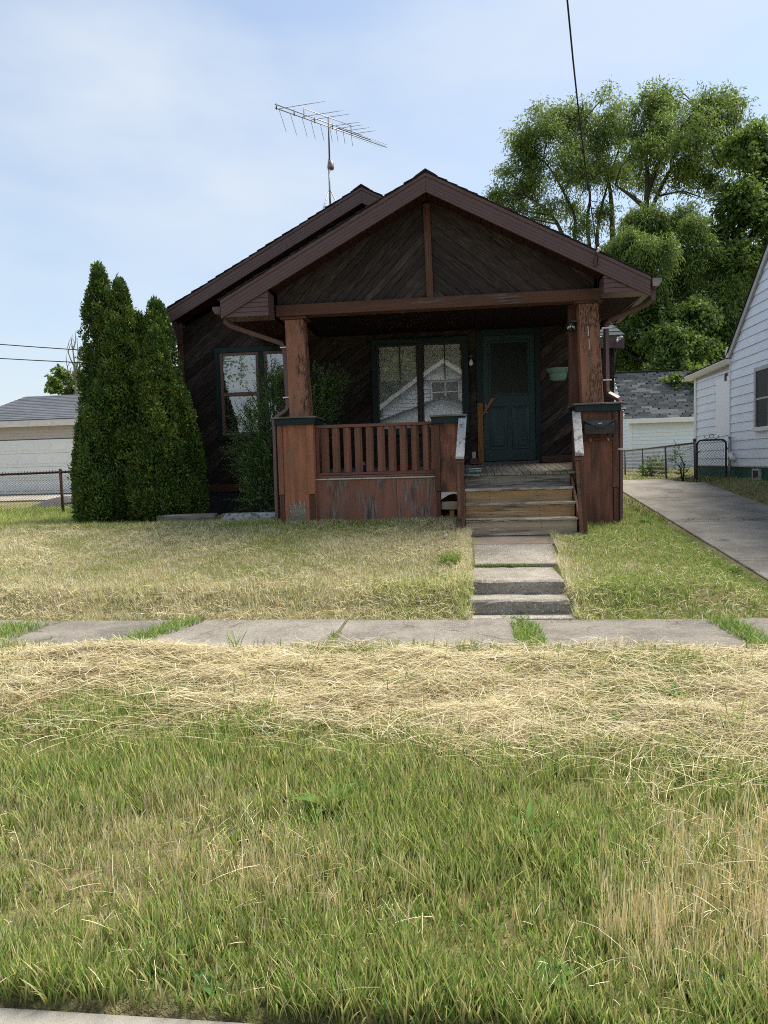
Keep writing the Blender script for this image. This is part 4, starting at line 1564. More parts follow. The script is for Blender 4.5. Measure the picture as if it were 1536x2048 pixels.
def lap_siding(parent, regs, x, expo, mat, z0, pick=None):
    """clapboards on a wall facing -x: each board a wedge whose lower edge stands proud"""
    zmax = max(p[1] for r in regs for p in r)
    k = 0
    z = z0
    while z < zmax:
        pcs = []
        for r in regs:
            p = clip(clip(r, 0, 1, z + expo, True), 0, 1, z, False)
            if len(p) > 2 and area(p) > 1e-3:
                pcs.append(p)
        runs = []
        for p in sorted(pcs, key=lambda q: min(a[0] for a in q)):
            if runs and min(a[0] for a in p) <= runs[-1][1] + 1e-4:
                runs[-1][0].append(p)
                runs[-1][1] = max(a[0] for a in p)
            else:
                runs.append([[p], max(a[0] for a in p)])
        for ps, _ in runs:
            V, F = [], []
            for p in ps:
                b = len(V)
                m = len(p)
                jl = random.uniform(-.0015, .0015)
                for (y, zz) in p:
                    V.append((x - .006 - .019 * (1 - (zz - z) / expo) + jl, y, zz))
                for (y, zz) in p:
                    V.append((x, y, zz))
                F.append(tuple(b + i for i in range(m)))
                for i in range(m):
                    F.append((b + i, b + (i + 1) % m, b + m + (i + 1) % m, b + m + i))
            mk('siding_board', V, F, pick(k) if pick else mat, parent)
        z += expo
        k += 1


lap_siding(nwall, regs, NX + .02, .197, MT['white_siding'], 1.27)
nf = box('foundation', NX + .045, NX + 6.9, 8.65, 17.28, .4, 1.268, MT['green_found'], nh, 0)
# window
wn = box('window', NX + .0, NX + .018, nw[0] + .05, nw[1] - .05, nw[2] + .05, nw[3] - .05, MT['interior'], nh, 0)
for nm, a in (('trim', (nw[0], nw[0] + .085, nw[2], nw[3])), ('trim', (nw[1] - .085, nw[1], nw[2], nw[3])), ('trim', (nw[0] + .085, nw[1] - .085, nw[3] - .085, nw[3])), ('sill', (nw[0] - .03, nw[1] + .03, nw[2] - .01, nw[2] + .075))):
    box(nm, NX - (.06 if nm == 'sill' else .045), NX + .019, a[0], a[1], a[2], a[3], MT['grey_trim'] if nm == 'trim' else MT['white_trim'], wn)
zm = (nw[2] + nw[3]) / 2
box('meeting_rail', NX - .032, NX - .001, nw[0] + .085, nw[1] - .085, zm - .02, zm + .02, MT['grey_trim'], wn)
box('pane', NX - .020, NX - .016, nw[0] + .085, nw[1] - .085, nw[2] + .075, zm - .02, MT['screen'], wn, 0)
box('pane', NX - .026, NX - .022, nw[0] + .085, nw[1] - .085, zm + .02, nw[3] - .085, MT['screen'], wn, 0)
# rake board and roof
for sg in (1, -1):
    ya, yb_ = (17.5, ymid) if sg > 0 else (8.4, ymid)
    hexa('rake_board', [(NX - .05, ya, nrake(ya) - .12), (NX + .0, ya, nrake(ya) - .12), (NX + .0, yb_, ztop - .12), (NX - .05, yb_, ztop - .12)],
         [(NX - .05, ya, nrake(ya) + .02), (NX + .0, ya, nrake(ya) + .02), (NX + .0, yb_, ztop + .02), (NX - .05, yb_, ztop + .02)], MT['grey_trim'], nh)
    hexa('roof', [(NX - .07, ya + sg * .02, nrake(ya) + .022), (NX + 7, ya + sg * .02, nrake(ya) + .022), (NX + 7, yb_, ztop + .022), (NX - .07, yb_, ztop + .022)],
         [(NX - .07, ya + sg * .02, nrake(ya) + .06), (NX + 7, ya + sg * .02, nrake(ya) + .06), (NX + 7, yb_, ztop + .06), (NX - .07, yb_, ztop + .06)], MT['shingle_dark'], nh)
hexa('eave_return', [(NX - .06, 17.30, 3.60), (NX + .05, 17.30, 3.60), (NX + .05, 17.55, 3.64), (NX - .06, 17.55, 3.64)],
     [(NX - .06, 17.34, 3.98), (NX + .05, 17.34, 3.98), (NX + .05, 17.42, 3.98), (NX - .06, 17.42, 3.98)], MT['white_trim'], nh)
# rear addition
ad = box('addition', NX + .06, NX + 5, 17.3, 20.0, 1.28, 3.62, MT['white_siding'], nh, 0)
lap_siding(ad, [[(17.34, 1.30), (19.86, 1.30), (19.86, 3.50), (17.34, 3.50)]], NX + .06, .197, MT['white_siding'], 1.28)
box('new_panel', NX + .028, NX + .0345, 17.38, 18.35, 2.0, 3.36, MT['white_siding_new'], ad, .001)
box('corner_post', NX + .02, NX + .10, 19.86, 20.02, 1.25, 3.62, MT['white_trim'], ad)
box('frieze', NX + .04, NX + .07, 17.3, 19.9, 3.50, 3.62, MT['grey_trim'], ad)
V = [(NX - .10, 17.25, 3.62), (NX + .06, 17.25, 3.62), (NX + .06, 20.4, 3.62), (NX - .10, 20.4, 3.62)]
hexa('gutter', [(NX - .07, 17.27, 3.60), (NX + .06, 17.27, 3.60), (NX + .06, 20.4, 3.56), (NX - .07, 20.4, 3.56)],
     [(NX - .13, 17.27, 3.71), (NX + .06, 17.27, 3.71), (NX + .06, 20.4, 3.67), (NX - .13, 20.4, 3.67)], MT['white_trim'], ad, .012)
hexa('roof', [(NX - .08, 17.3, 3.712), (NX + 5, 17.3, 4.5), (NX + 5, 20.4, 4.5), (NX - .08, 20.4, 3.712)],
     [(NX - .08, 17.3, 3.74), (NX + 5, 17.3, 4.53), (NX + 5, 20.4, 4.53), (NX - .08, 20.4, 3.74)], MT['shingle_dark'], ad, 0)
box('foundation', NX + .08, NX + 4.9, 17.29, 19.98, .4, 1.278, MT['green_found'], ad, 0)
box('vent_plate', NX + .022, NX + .033, 17.62, 17.76, 3.26, 3.44, MT['trim_brown_z'], ad)
box('corner_joint', NX - .012, NX + .06, 17.295, 17.345, 1.27, 3.6, MT['white_trim'], nh)
# dryer vent elbow and pipe
tube('dryer_vent', [(NX + .02, 17.12, 1.55), (NX - .06, 17.10, 1.57), (NX - .10, 17.0, 1.54), (NX - .10, 16.86, 1.46), (NX - .10, 16.78, 1.44)], [.05, .052, .052, .05, .062], MT['white_plastic'], nh, 10)
# cellar window with broken plaster
bwn = box('cellar_window', NX + .0, NX + .042, 15.65, 16.0, 1.02, 1.22, MT['screen'], nh, 0)
for a in ((15.63, 15.67, 1.0, 1.24), (15.98, 16.02, 1.0, 1.24), (15.67, 15.98, 1.20, 1.24), (15.67, 15.98, 1.0, 1.04)):
    box('frame', NX - .012, NX + .04, a[0], a[1], a[2], a[3], MT['grey_trim'], bwn)
mk('plaster_patch', [(NX + .035, 16.12, .95), (NX + .035, 15.55, .93), (NX + .035, 15.5, .99), (NX + .035, 15.6, .995), (NX + .035, 16.02, .998), (NX + .035, 16.05, 1.2), (NX + .035, 16.14, 1.2),
                     (NX + .046, 16.12, .95), (NX + .046, 15.55, .93), (NX + .046, 15.5, .99), (NX + .046, 15.6, .995), (NX + .046, 16.02, .998), (NX + .046, 16.05, 1.2), (NX + .046, 16.14, 1.2)],
   [(0, 1, 2, 3, 4, 5, 6), (13, 12, 11, 10, 9, 8, 7)] + [(i, (i + 1) % 7, 7 + (i + 1) % 7, 7 + i) for i in range(7)], MT['white_edge'], bwn)

# ================================================================== RIGHT GARAGE
rg = empty('shingled_garage', (10.5, 38, .9), 'white sided garage with patchy grey shingle roof beyond the driveway', 'garage')
GX0, GX1, GYF, GYB = 7.85, 13.2, 36.0, 41.6
rw = box('wall', GX0, GX1, GYF, GYB, .6, 3.36, MT['garage_siding'], rg, 0)
for i in range(14):
    z = .78 + i * .178
    prism_x('siding_board', [(GYF, z), (GYF - .022, z), (GYF - .004, z + .176), (GYF, z + .176)], GX0, GX1, MT['garage_siding'], rw)
lap_siding(rw, [[(GYF, .78), (GYB, .78), (GYB, 3.36), ((GYF + GYB) / 2, 5.80), (GYF, 3.36)]], GX0, .178, MT['garage_siding'], .78)
prism_x('gable_wall', [(GYF, 3.36), (GYB, 3.36), ((GYF + GYB) / 2, 5.80)], GX0 + .001, GX1, MT['garage_siding'], rg)
box('corner_post', GX0 - .03, GX0 + .12, GYF - .035, GYF + .1, .7, 3.30, MT['white_trim'], rg)
gyr = (GYF + GYB) / 2
slope = (5.98 - 3.42) / (gyr - (GYF - .25))
for sg in (1, -1):
    y0 = GYF - .25 if sg > 0 else GYB + .25
    hexa('roof', [(GX0 - .22, y0, 3.38), (GX1 + .2, y0, 3.38), (GX1 + .2, gyr, 5.94), (GX0 - .22, gyr, 5.94)],
         [(GX0 - .22, y0, 3.42), (GX1 + .2, y0, 3.42), (GX1 + .2, gyr, 5.98), (GX0 - .22, gyr, 5.98)], MT['shingle_dark'], rg, 0)
rroof = box('roof_deck', GX0, GX1, gyr - .03, gyr + .03, 5.9, 5.97, MT['shingle_dark'], rg, 0)
box('ridge_cap', GX0 - .24, GX1 + .2, gyr - .12, gyr + .12, 5.97, 6.01, MT['shingle_dark'], rg)
box('fascia', GX0 - .22, GX1 + .2, GYF - .29, GYF - .25, 3.20, 3.42, MT['white_trim'], rg)
hexa('rake_board', [(GX0 - .24, GYF - .25, 3.22), (GX0 - .2, GYF - .25, 3.22), (GX0 - .2, gyr, 5.78), (GX0 - .24, gyr, 5.78)],
     [(GX0 - .24, GYF - .25, 3.42), (GX0 - .2, GYF - .25, 3.42), (GX0 - .2, gyr, 5.98), (GX0 - .24, gyr, 5.98)], MT['white_trim'], rg)
# shingle tabs, shared mesh
rows, cols = 26, 11
sl = math.atan(slope)
Ls = (gyr - (GYF - .27)) / math.cos(sl)
ex = Ls / rows
me = None
for i in range(rows):
    for j in range(cols):
        w = (GX1 - GX0 + .42) / cols
        u = GX0 - .22 + (j + .5) * w + ((i * 7 % 5) / 5 - .4) * w * .8
        if u > GX1 + .2:
            continue
        y = GYF - .27 + (i + .5) * ex * math.cos(sl)
        z = 3.425 + (i + .5) * ex * math.sin(sl) + .004
        if me is None:
            o = box('shingle', -w / 2 + .004, w / 2 - .004, -ex * .62, ex * .5, 0, .014, MT['arch_shingle'], None, 0)
            me = o.data
            WPOS.pop(o.name, None)
            COL.objects.unlink(o)
            bpy.data.objects.remove(o)
        o = bpy.data.objects.new('shingle', me)
        link(o, rroof, (u, y, z + .01))
        o.rotation_euler = (sl + R(1.2), 0, 0)
        o.scale = (random.choice((.8, 1, 1.12)), 1, 1)

# ================================================================== LEFT GARAGE
lg = empty('cream_garage', (-16, 28, .8), 'cream garage with dark hip roof behind the chain-link fence on the left', 'garage')
A0, A1, AF, AB = -19.2, -12.2, 26.4, 33
box('wall', A0, A1, AF, AB, .5, 3.42, MT['cream_siding'], lg, 0)
for i in range(4):
    z = 2.93 + i * .12
    prism_x('siding_board', [(AF, z), (AF - .025, z), (AF - .005, z + .118), (AF, z + .118)], A0, A1, MT['cream_siding'], lg)
dlg = box('garage_door', A0 + .5, A1 - .4, AF - .03, AF - .001, .80, 2.90, MT['cream_door'], lg, 0)
sec = .525
for k in range(4):
    z0 = .80 + k * sec
    s_ = box('door_section', A0 + .5, A1 - .4, AF - .055, AF - .031, z0 + .006, z0 + sec - .006, MT['cream_door'], dlg, .004)
    x = A0 + .62
    while x < A1 - 1.0:
        for a in ((x, x + .58, z0 + .10, z0 + .12), (x, x + .58, z0 + sec - .12, z0 + sec - .10), (x, x + .02, z0 + .12, z0 + sec - .12), (x + .56, x + .58, z0 + .12, z0 + sec - .12)):
            pass
        pv = [(x, AF - .056, z0 + .10), (x + .58, AF - .056, z0 + .10), (x + .58, AF - .056, z0 + sec - .10), (x, AF - .056, z0 + sec - .10),
              (x + .05, AF - .075, z0 + .145), (x + .53, AF - .075, z0 + .145), (x + .53, AF - .075, z0 + sec - .145), (x + .05, AF - .075, z0 + sec - .145)]
        mk('panel', pv, [(4, 5, 6, 7), (0, 1, 5, 4), (1, 2, 6, 5), (2, 3, 7, 6), (3, 0, 4, 7)], MT['cream_door'], s_)
        x += .68
box('header', A0 + .4, A1 - .3, AF - .05, AF - .001, 2.90, 2.93, MT['dark_steel'], lg, 0)
box('fascia', A0 - .3, A1 + .3, AF - .34, AF - .30, 3.40, 3.64, MT['cream_fascia'], lg)
box('soffit', A0 - .3, A1 + .3, AF - .30, AB + .3, 3.42, 3.46, MT['cream_siding'], lg)
ry, rz = 29.7, 5.0
e0, e1, ef, eb = A0 - .35, A1 + .35, AF - .36, AB + .35
rx0, rx1 = -19.35 + 0.0, A1 - 2.5
rx0 = -19.15 + 0
n = 15
lr = mk('roof', [(e0, ef, 3.64), (e1, ef, 3.64), (e1, eb, 3.64), (e0, eb, 3.64), (-19.0, ry, rz - .05), (rx1, ry, rz - .05)], [(0, 1, 5, 4), (1, 2, 5), (2, 3, 4, 5), (3, 0, 4), (3, 2, 1, 0)], MT['course'], lg)
V, F = [], []
for i in range(n):
    t0, t1 = i / n, (i + 1) / n + .02
    def rp_(t, lift):
        return [(e0 + (-19.0 - e0) * t, ef + (ry - ef) * t, 3.64 + (rz - .05 - 3.64) * t + lift), (e1 + (rx1 - e1) * t, ef + (ry - ef) * t, 3.64 + (rz - .05 - 3.64) * t + lift)]
    a, b = rp_(t0, .03), rp_(min(t1, 1), .012)
    a2, b2 = rp_(t0, .001), rp_(min(t1, 1), .001)
    k = len(V)
    V += [a[0], a[1], b[1], b[0], a2[0], a2[1], b2[1], b2[0]]
    F += [tuple(k + q for q in f) for f in BOXF]
mk('shingle_rows', V, F, MT['course'], lr)

# ================================================================== CHAIN-LINK FENCES
def chain_mesh(p0, p1, z0f, z1f, cell, rad, name, parent, barbs=False, mat='dark_steel'):
    """woven diagonal wires between two base points, as one swept mesh of bent wires"""
    p0, p1 = Vector(p0), Vector(p1)
    L = (p1 - p0).length
    d = (p1 - p0) / L
    nrm = Vector((-d.y, d.x, 0))
    n = int(L / cell)
    V, F = [], []
    for i in range(n):
        u = (i + .5) * cell
        zb, zt = z0f(u / L), z1f(u / L)
        m = max(4, int((zt - zb) / (cell * .62)))
        pts = []
        for k in range(m + 1):
            z = zb + (zt - zb) * k / m
            s = .5 if k % 2 else -.5
            pts.append(p0 + d * (u + s * cell * 1.06) + nrm * (rad * .9 * (1 if k % 2 else -1)) + Vector((0, 0, z - p0.z)))
        if barbs:
            q = pts[-1]
            pts.append(q + Vector((0, 0, .035)))
        tube_geo(pts, rad, 3, V, F)
    me = bpy.data.meshes.new(name)
    org = (p0 + p1) / 2
    me.from_pydata([Vector(v) - org for v in V], [], F)
    me.materials.append(MT[mat])
    o = link(bpy.data.objects.new(name, me), parent, org)
    return tag(o, kind='stuff')


lf = empty('chainlink_fence', (-8, 13, .6), 'rusty chain-link fence with bristling top wires left of the arborvitaes', 'fence')
LY = 13.0
tube('top_rail', [(-14.0, LY, 1.49), (-7.2, LY, 1.575), (-4.9, LY, 1.59)], .024, MT['rust'], lf, 8)
for x, lean in ((-13.2, -.02), (-10.5, .01), (-7.66, -.05), (-5.1, 0)):
    tube('post', [(x - lean * -.6, LY, .35), (x + lean, LY, 1.60)], .028, MT['rust'], lf, 8)
    lathe('post_cap', [(0, 1.60), (.032, 1.60), (.03, 1.625), (0, 1.64)], x + lean, LY, MT['rust'], lf, 8)
chain_mesh((-11.5, LY - .03, .55), (-4.95, LY - .03, .55), lambda t: .50, lambda t: 1.565 + .02 * t, .064, .0058, 'chain_mesh', lf, True, 'rust')

rf = empty('chainlink_fence', (5.22, 20, .9), 'grey chain-link fence running back along the far driveway to the garage', 'fence')
FXX = 5.22
tube('top_rail', [(FXX, 17.3, 1.84), (FXX, 22, 1.80), (FXX, 33, 1.78)], .022, MT['dark_steel'], rf, 8)
for y in (17.3, 19.75, 22.2, 24.6, 27.1, 29.6):
    tube('post', [(FXX + (.03 if y < 20 else 0), y, .7), (FXX, y, 1.90 if y < 18 else 1.83)], .034 if y < 18 else .026, MT['dark_steel'], rf, 8)
lathe('post_cap', [(0, 1.90), (.042, 1.90), (.04, 1.93), (0, 1.955)], FXX, 17.3, MT['dark_steel'], rf, 8)
chain_mesh((FXX + .02, 17.35, .95), (FXX + .02, 30, .95), lambda t: .93, lambda t: 1.83 - .05 * t, .085, .0055, 'chain_mesh', rf)

gt = empty('chainlink_gate', (5.6, 17.3, .95), 'black rounded chain-link gate with scroll top beside the white house', 'gate')
x0, x1, z0, z1, rr_ = 5.27, 5.90, .93, 1.90, .10


def arc(cx, cz, a0, a1, r, n=5):
    return [(cx + r * math.cos(R(a0 + (a1 - a0) * i / n)), 17.28, cz + r * math.sin(R(a0 + (a1 - a0) * i / n))) for i in range(n + 1)]


loop = arc(x0 + rr_, z1 - rr_, 180, 90, rr_) + arc(x1 - rr_, z1 - rr_, 90, 0, rr_) + arc(x1 - rr_, z0 + rr_, 0, -90, rr_) + arc(x0 + rr_, z0 + rr_, -90, -180, rr_)
loop.append(loop[0])
tube('frame', loop, .022, MT['black_metal'], gt, 8)
chain_mesh((x0 + .03, 17.28, .95), (x1 - .03, 17.28, .95), lambda t: .95, lambda t: 1.88, .062, .0085, 'chain_mesh', gt, mat='black_metal')
tube('scroll', arc(5.585, 1.985, 0, 350, .045, 14), .007, MT['dark_steel'], gt, 5)
for s in (-1, 1):
    tube('scroll', [(5.585 + s * .04, 17.28, 1.95), (5.585 + s * .10, 17.28, 1.925), (5.585 + s * .15, 17.28, 1.95), (5.585 + s * .17, 17.28, 1.985), (5.585 + s * .14, 17.28, 1.99)], .007, MT['dark_steel'], gt, 5)
for z in (1.15, 1.70):
    tube('hinge', [(x1 + .0, 17.28, z), (x1 + .07, 17.28, z)], .016, MT['dark_steel'], gt, 6)
tube('latch', [(FXX, 17.28, 1.62), (x0 + .03, 17.26, 1.62), (x0 + .06, 17.26, 1.66)], .012, MT['dark_steel'], gt, 6)
gp = empty('gate_post', (5.97, 17.27, .9), 'grey steel hinge post at the white house corner beside the gate', 'post')
tube('pole', [(5.955, 17.2, .7), (5.955, 17.2, 1.93)], .032, MT['steel'], gp, 8)
lathe('cap', [(0, 1.93), (.04, 1.93), (.038, 1.955), (0, 1.975)], 5.955, 17.2, MT['steel'], gp, 8)

# dark cover with poles lying behind the left fence
dc = empty('covered_heap', (-9.2, 15.6, .7), 'dark tarpaulin covered heap with poles behind the left fence', 'heap')
V, F = [], []
n, m = 14, 6
for i in range(n + 1):
    for j in range(m + 1):
        u, v = i / n, j / m
        V.append((-10.0 + 1.9 * u, 15.2 + .9 * v, .72 + .30 * math.sin(PI * min(1, u * 1.15 + .02)) ** .8 * math.sin(PI * (v * .9 + .05)) ** .6 + random.uniform(-.02, .02)))
for i in range(n):
    for j in range(m):
        F.append((i * (m + 1) + j, (i + 1) * (m + 1) + j, (i + 1) * (m + 1) + j + 1, i * (m + 1) + j + 1))
mk('cover', V, F, MT['dark_steel'], dc, True)
for k in range(4):
    tube('pole', [(-9.0 + .05 * k, 15.2 + .2 * k, .86 + .05 * k), (-8.0, 15.25 + .2 * k, 1.0 + .06 * k)], .022, MT['steel'] if k % 2 else MT['dark_steel'], dc, 6)
lc = box('alley_apron', -22, -5.2, 20.5, 26.0, .62, .775, MT['driveway'], None, 0)
tag(lc, kind='structure')

# ================================================================== HOUSE ACROSS THE STREET (seen in the porch window)
oh = empty('opposite_house', (-1.2, -16.2, 0), 'white gabled house across the street, seen mirrored in the porch window', 'house')
oy = -16.0
gx, gz, gs = -1.13, 7.35, .66
ow = prism_y('wall', [(-4.6, .0), (2.4, .0), (2.4, gz - gs * 3.53 - .1), (gx, gz - .1), (-4.6, gz - gs * 3.47 - .1)], oy - 8, oy, MT['white_siding'], oh)
for k in range(30):
    z = .4 + k * .22
    hw = min(3.4, (gz - .25 - z - .2) / gs)
    if hw > .2:
        xa, xb = max(-4.58, gx - hw), min(2.38, gx + hw)
        prism_x('siding_board', [(oy, z), (oy + .03, z), (oy + .006, z + .215), (oy, z + .215)], xa, xb, MT['white_siding'], ow)
for sg in (-1, 1):
    xe = gx + sg * 3.95
    ze = gz - gs * 3.95
    prism_y('rake_board', [(gx, gz), (xe, ze), (xe, ze - .30), (gx, gz - .30)], oy + .25, oy + .32, MT['white_trim'], oh)
    prism_y('roof', [(gx, gz + .10), (xe, ze + .10), (xe, ze + .002), (gx, gz + .002)], oy - 8.2, oy + .34, MT['shingle_dark'], oh)
box('pent_trim', gx - 1.5, gx + 1.5, oy + .03, oy + .12, 6.17, 6.40, MT['white_trim'], oh)
for x0_ in (-1.78, -1.02):
    q = box('window', x0_, x0_ + .66, oy + .031, oy + .05, 4.95, 6.05, MT['interior'], oh, 0)
    for a in ((x0_ - .09, x0_, 4.86, 6.14), (x0_ + .66, x0_ + .72, 4.86, 6.14), (x0_, x0_ + .66, 6.05, 6.14), (x0_, x0_ + .66, 4.86, 4.95), (x0_, x0_ + .66, 5.47, 5.53)):
        box('frame', a[0], a[1], oy + .035, oy + .08, a[2], a[3], MT['white_trim'], q)
prism_y('porch_gable', [(gx - 3.2, 3.9), (gx, 4.95), (gx + 3.2, 3.9), (gx + 3.2, 3.7), (gx - 3.2, 3.7)], oy + .1, oy + 2.2, MT['white_siding'], oh)
for sg in (-1, 1):
    prism_y('porch_roof', [(gx, 5.06), (gx + sg * 3.5, 3.91), (gx + sg * 3.5, 3.80), (gx, 4.955)], oy + .1, oy + 2.35, MT['shingle_dark'], oh)
for x in (gx - 3.0, gx + 3.0):
    box('porch_post', x - .1, x + .1, oy + 1.9, oy + 2.1, 0, 3.69, MT['white_trim'], oh)

# ================================================================== VEGETATION
def unit(v):
    return v / np.maximum(np.linalg.norm(v, axis=1, keepdims=True), 1e-9)


def rand_dirs(n):
    return unit(rng.normal(size=(n, 3)))


def leaf_quads(c, d, L, w, col, nrm=None):
    """rhombic leaves: centres c, long axis d, lengths L, widths w, colours col -> V, Q, colours"""
    n = len(c)
    if nrm is None:
        nrm = rand_dirs(n)
    s = unit(np.cross(d, nrm))
    L = np.asarray(L).reshape(-1, 1) if np.ndim(L) else np.full((n, 1), L)
    w = np.asarray(w).reshape(-1, 1) if np.ndim(w) else np.full((n, 1), w)
    up_ = np.cross(s, d)
    V = np.stack([c - d * L * .5, c + s * w * .5 + up_ * w * .12 - d * L * .05, c + d * L * .5 - up_ * L * .08, c - s * w * .5 + up_ * w * .12 - d * L * .05], 1).reshape(-1, 3)
    Qd = np.arange(n * 4).reshape(-1, 4)
    return V, Qd, np.repeat(col, 4, 0)


def crown_leaves(blobs, per_blob, clump, nleaf, L, w, pal, droop=0.0, squash=.8, jit=.3, hollow=2.4, lumpy=True):
    C, D, K = [], [], []
    sub = []
    for (x, y, z, r) in blobs:
        for k in range(7 if lumpy else 5):
            q = rand_dirs(1)[0] * r * (rng.uniform(.3, .95) if lumpy else rng.uniform(.15, 1.0))
            sub.append((x + q[0], y + q[1], z + q[2] * .85, r * (rng.uniform(.34, .66) if lumpy else rng.uniform(.35, .85))))
    per_blob = per_blob * .78
    for (x, y, z, r) in sub:
        nc = max(4, int(per_blob * (r / 1.3) ** 2 / nleaf))
        u = rng.random(nc) ** (1 / hollow)
        dd = rand_dirs(nc)
        cc = np.array([x, y, z]) + dd * (u * r)[:, None] * np.array([1, 1, squash])
        base = pal[rng.integers(0, len(pal), nc)] * rng.uniform(.72, 1.25, (nc, 1))
        ax = unit(dd * .8 + rng.normal(size=(nc, 3)) * .75 + np.array([0, 0, -.15 - droop]))
        tl = rng.uniform(-1.0, 1.6, (nc, nleaf, 1))
        off = ax[:, None] * tl * clump * 1.25 + rng.normal(size=(nc, nleaf, 3)) * clump * np.array([.30, .30, .26])
        off[:, :, 2] -= (droop * .5 + .12) * clump * tl[:, :, 0] ** 2
        p = (cc[:, None] + off).reshape(-1, 3)
        dirv = unit(off.reshape(-1, 3) + rng.normal(size=(nc * nleaf, 3)) * clump * .8 + np.array([0, 0, -clump * (.3 + droop)]))
        col = np.repeat(base, nleaf, 0) * rng.uniform(1 - jit, 1 + jit, (nc * nleaf, 1))
        C.append(p)
        D.append(dirv)
        K.append(col)
    C, D, K = np.concatenate(C), np.concatenate(D), np.concatenate(K)
    n = len(C)
    nr = unit(rng.normal(size=(n, 3)) * .8 + np.array([0, 0, 1.0]))
    return leaf_quads(C, D, rng.uniform(.7, 1.2, n) * L, rng.uniform(.7, 1.2, n) * w, K, nr)


def smooth_path(pts, k=4):
    pts = [np.array(p, float) for p in pts]
    out = []
    P = [pts[0]] + pts + [pts[-1]]
    for i in range(1, len(P) - 2):
        for j in range(k):
            t = j / k
            a, b, c, d = P[i - 1], P[i], P[i + 1], P[i + 2]
            out.append(.5 * ((2 * b) + (-a + c) * t + (2 * a - 5 * b + 4 * c - d) * t * t + (-a + 3 * b - 3 * c + d) * t ** 3))
    out.append(pts[-1])
    return out


def tree(name, label, base, blobs, limbs, r0, per_blob, clump, nleaf, L, w, pal, droop=0.0, bark='bark', hollow=2.4, twigs=2, group=None, lumpy=True):
    t = empty(name, base, label, 'tree', group)
    V, F = [], []
    for i, lm in enumerate(limbs):
        pth = smooth_path(lm)
        n = len(pth)
        ra = r0 * (1 if i == 0 else .6)
        tube_geo(pth, [ra * (1 - .85 * (j / (n - 1)) ** .8) + .015 for j in range(n)], 7, V, F)
    tips = [Vector(p) for lm in limbs for p in smooth_path(lm)[2:]]
    for (x, y, z, r) in blobs:
        for k in range(twigs):
            e = Vector((x, y, z)) + Vector(rand_dirs(1)[0]) * r * .75
            s = min(tips, key=lambda q: (q - e).length + max(0, q.z - e.z) * .8)
            mid = s.lerp(e, .5) + Vector((random.uniform(-.2, .2), random.uniform(-.2, .2), .12 * (e - s).length))
            rr_ = .012 + .012 * (e - s).length
            tube_geo([s, mid, e], [rr_ * 1.3, rr_, .012], 4, V, F)
    mk('trunk', V, F, MT[bark], t, True)
    V, Qd, K = crown_leaves(blobs, per_blob, clump, nleaf, L, w, np.array(pal), droop, hollow=hollow, lumpy=lumpy)
    from_arrays('crown', V, Qd, None, K, MT['leaf'], t, base)
    return t


T1 = [(3.96, 52.0, 23.01, 1.52), (3.0, 51.0, 19.85, 1.06), (4.87, 53.0, 20.96, 1.66), (5.73, 51.0, 23.76, 1.59), (7.86, 52.0, 25.2, 1.62), (9.88, 53.0, 25.83, 1.29), (6.89, 50.0, 21.31, 1.74), (9.35, 54.0, 23.78, 1.88), (10.83, 52.0, 23.8, 1.44), (9.31, 51.0, 20.56, 1.49), (5.77, 52.0, 18.84, 1.37), (8.1, 54.0, 19.72, 1.2), (11.75, 54.0, 22.23, 1.31), (4.07, 52.0, 18.96, 1.01), (9.97, 52.0, 18.56, 0.94), (8.13, 51.0, 17.19, 0.92), (7.6, 52, 23.0, 1.5), (10.6, 53, 21.6, 1.3), (8.2, 53, 21.8, 1.4), (5.0, 52, 22.2, 1.3), (2.6, 51.5, 19.6, .8), (3.1, 52, 21.6, .9), (3.2, 52, 18.4, .8), (2.4, 51, 18.6, .6), (6.3, 52, 25.0, .9)]
T2 = [(12.31, 50.0, 23.74, 1.46), (10.9, 48.0, 21.11, 1.2), (13.99, 51.0, 24.55, 1.42), (15.11, 49.0, 23.81, 1.29), (16.81, 50.0, 23.07, 1.32), (12.93, 50.0, 21.49, 1.74), (14.21, 48.0, 21.16, 1.67), (17.32, 52.0, 21.67, 1.62), (17.88, 50.0, 21.74, 1.18), (13.89, 49.0, 19.45, 1.43), (16.36, 51.0, 19.4, 1.42), (12.22, 51.0, 20.02, 1.06), (17.26, 50.0, 24.27, 0.83), (15.4, 50, 22.3, 1.5), (13.2, 50, 22.9, 1.4), (11.5, 50, 22.4, 1.2), (15.2, 50, 20.2, 1.3)]
T3 = [(17.01, 46.0, 19.79, 1.28), (18.64, 48.0, 18.72, 1.67), (15.83, 45.0, 16.35, 1.31), (17.6, 46.0, 15.72, 1.6), (15.96, 47.0, 14.97, 1.18), (19.93, 49.0, 17.49, 2.04), (16.3, 44.0, 12.91, 1.47), (19.5, 48.0, 20.45, 1.5), (19.29, 46.0, 13.58, 1.92), (15.05, 46.0, 12.67, 0.96), (18.97, 48.0, 12.35, 1.67), (18.5, 46, 10.4, 1.7), (20.5, 46, 15.5, 1.8)]
T4 = [(10.53, 44.0, 15.24, 1.16), (9.19, 43.0, 13.61, 1.19), (12.19, 45.0, 15.46, 1.31), (13.0, 43.0, 13.93, 1.25), (10.31, 42.0, 12.71, 1.4), (12.47, 44.0, 12.58, 1.47), (9.73, 43.0, 11.63, 1.34), (11.9, 45.0, 11.43, 1.44), (14.16, 45.0, 12.46, 1.41), (14.95, 44.0, 11.31, 1.28), (13.26, 43.0, 10.05, 1.25), (14.95, 44.0, 9.61, 1.16), (16.41, 45.0, 10.61, 1.0), (8.46, 45.0, 13.37, 0.94), (11.09, 44.0, 15.2, 0.92)]
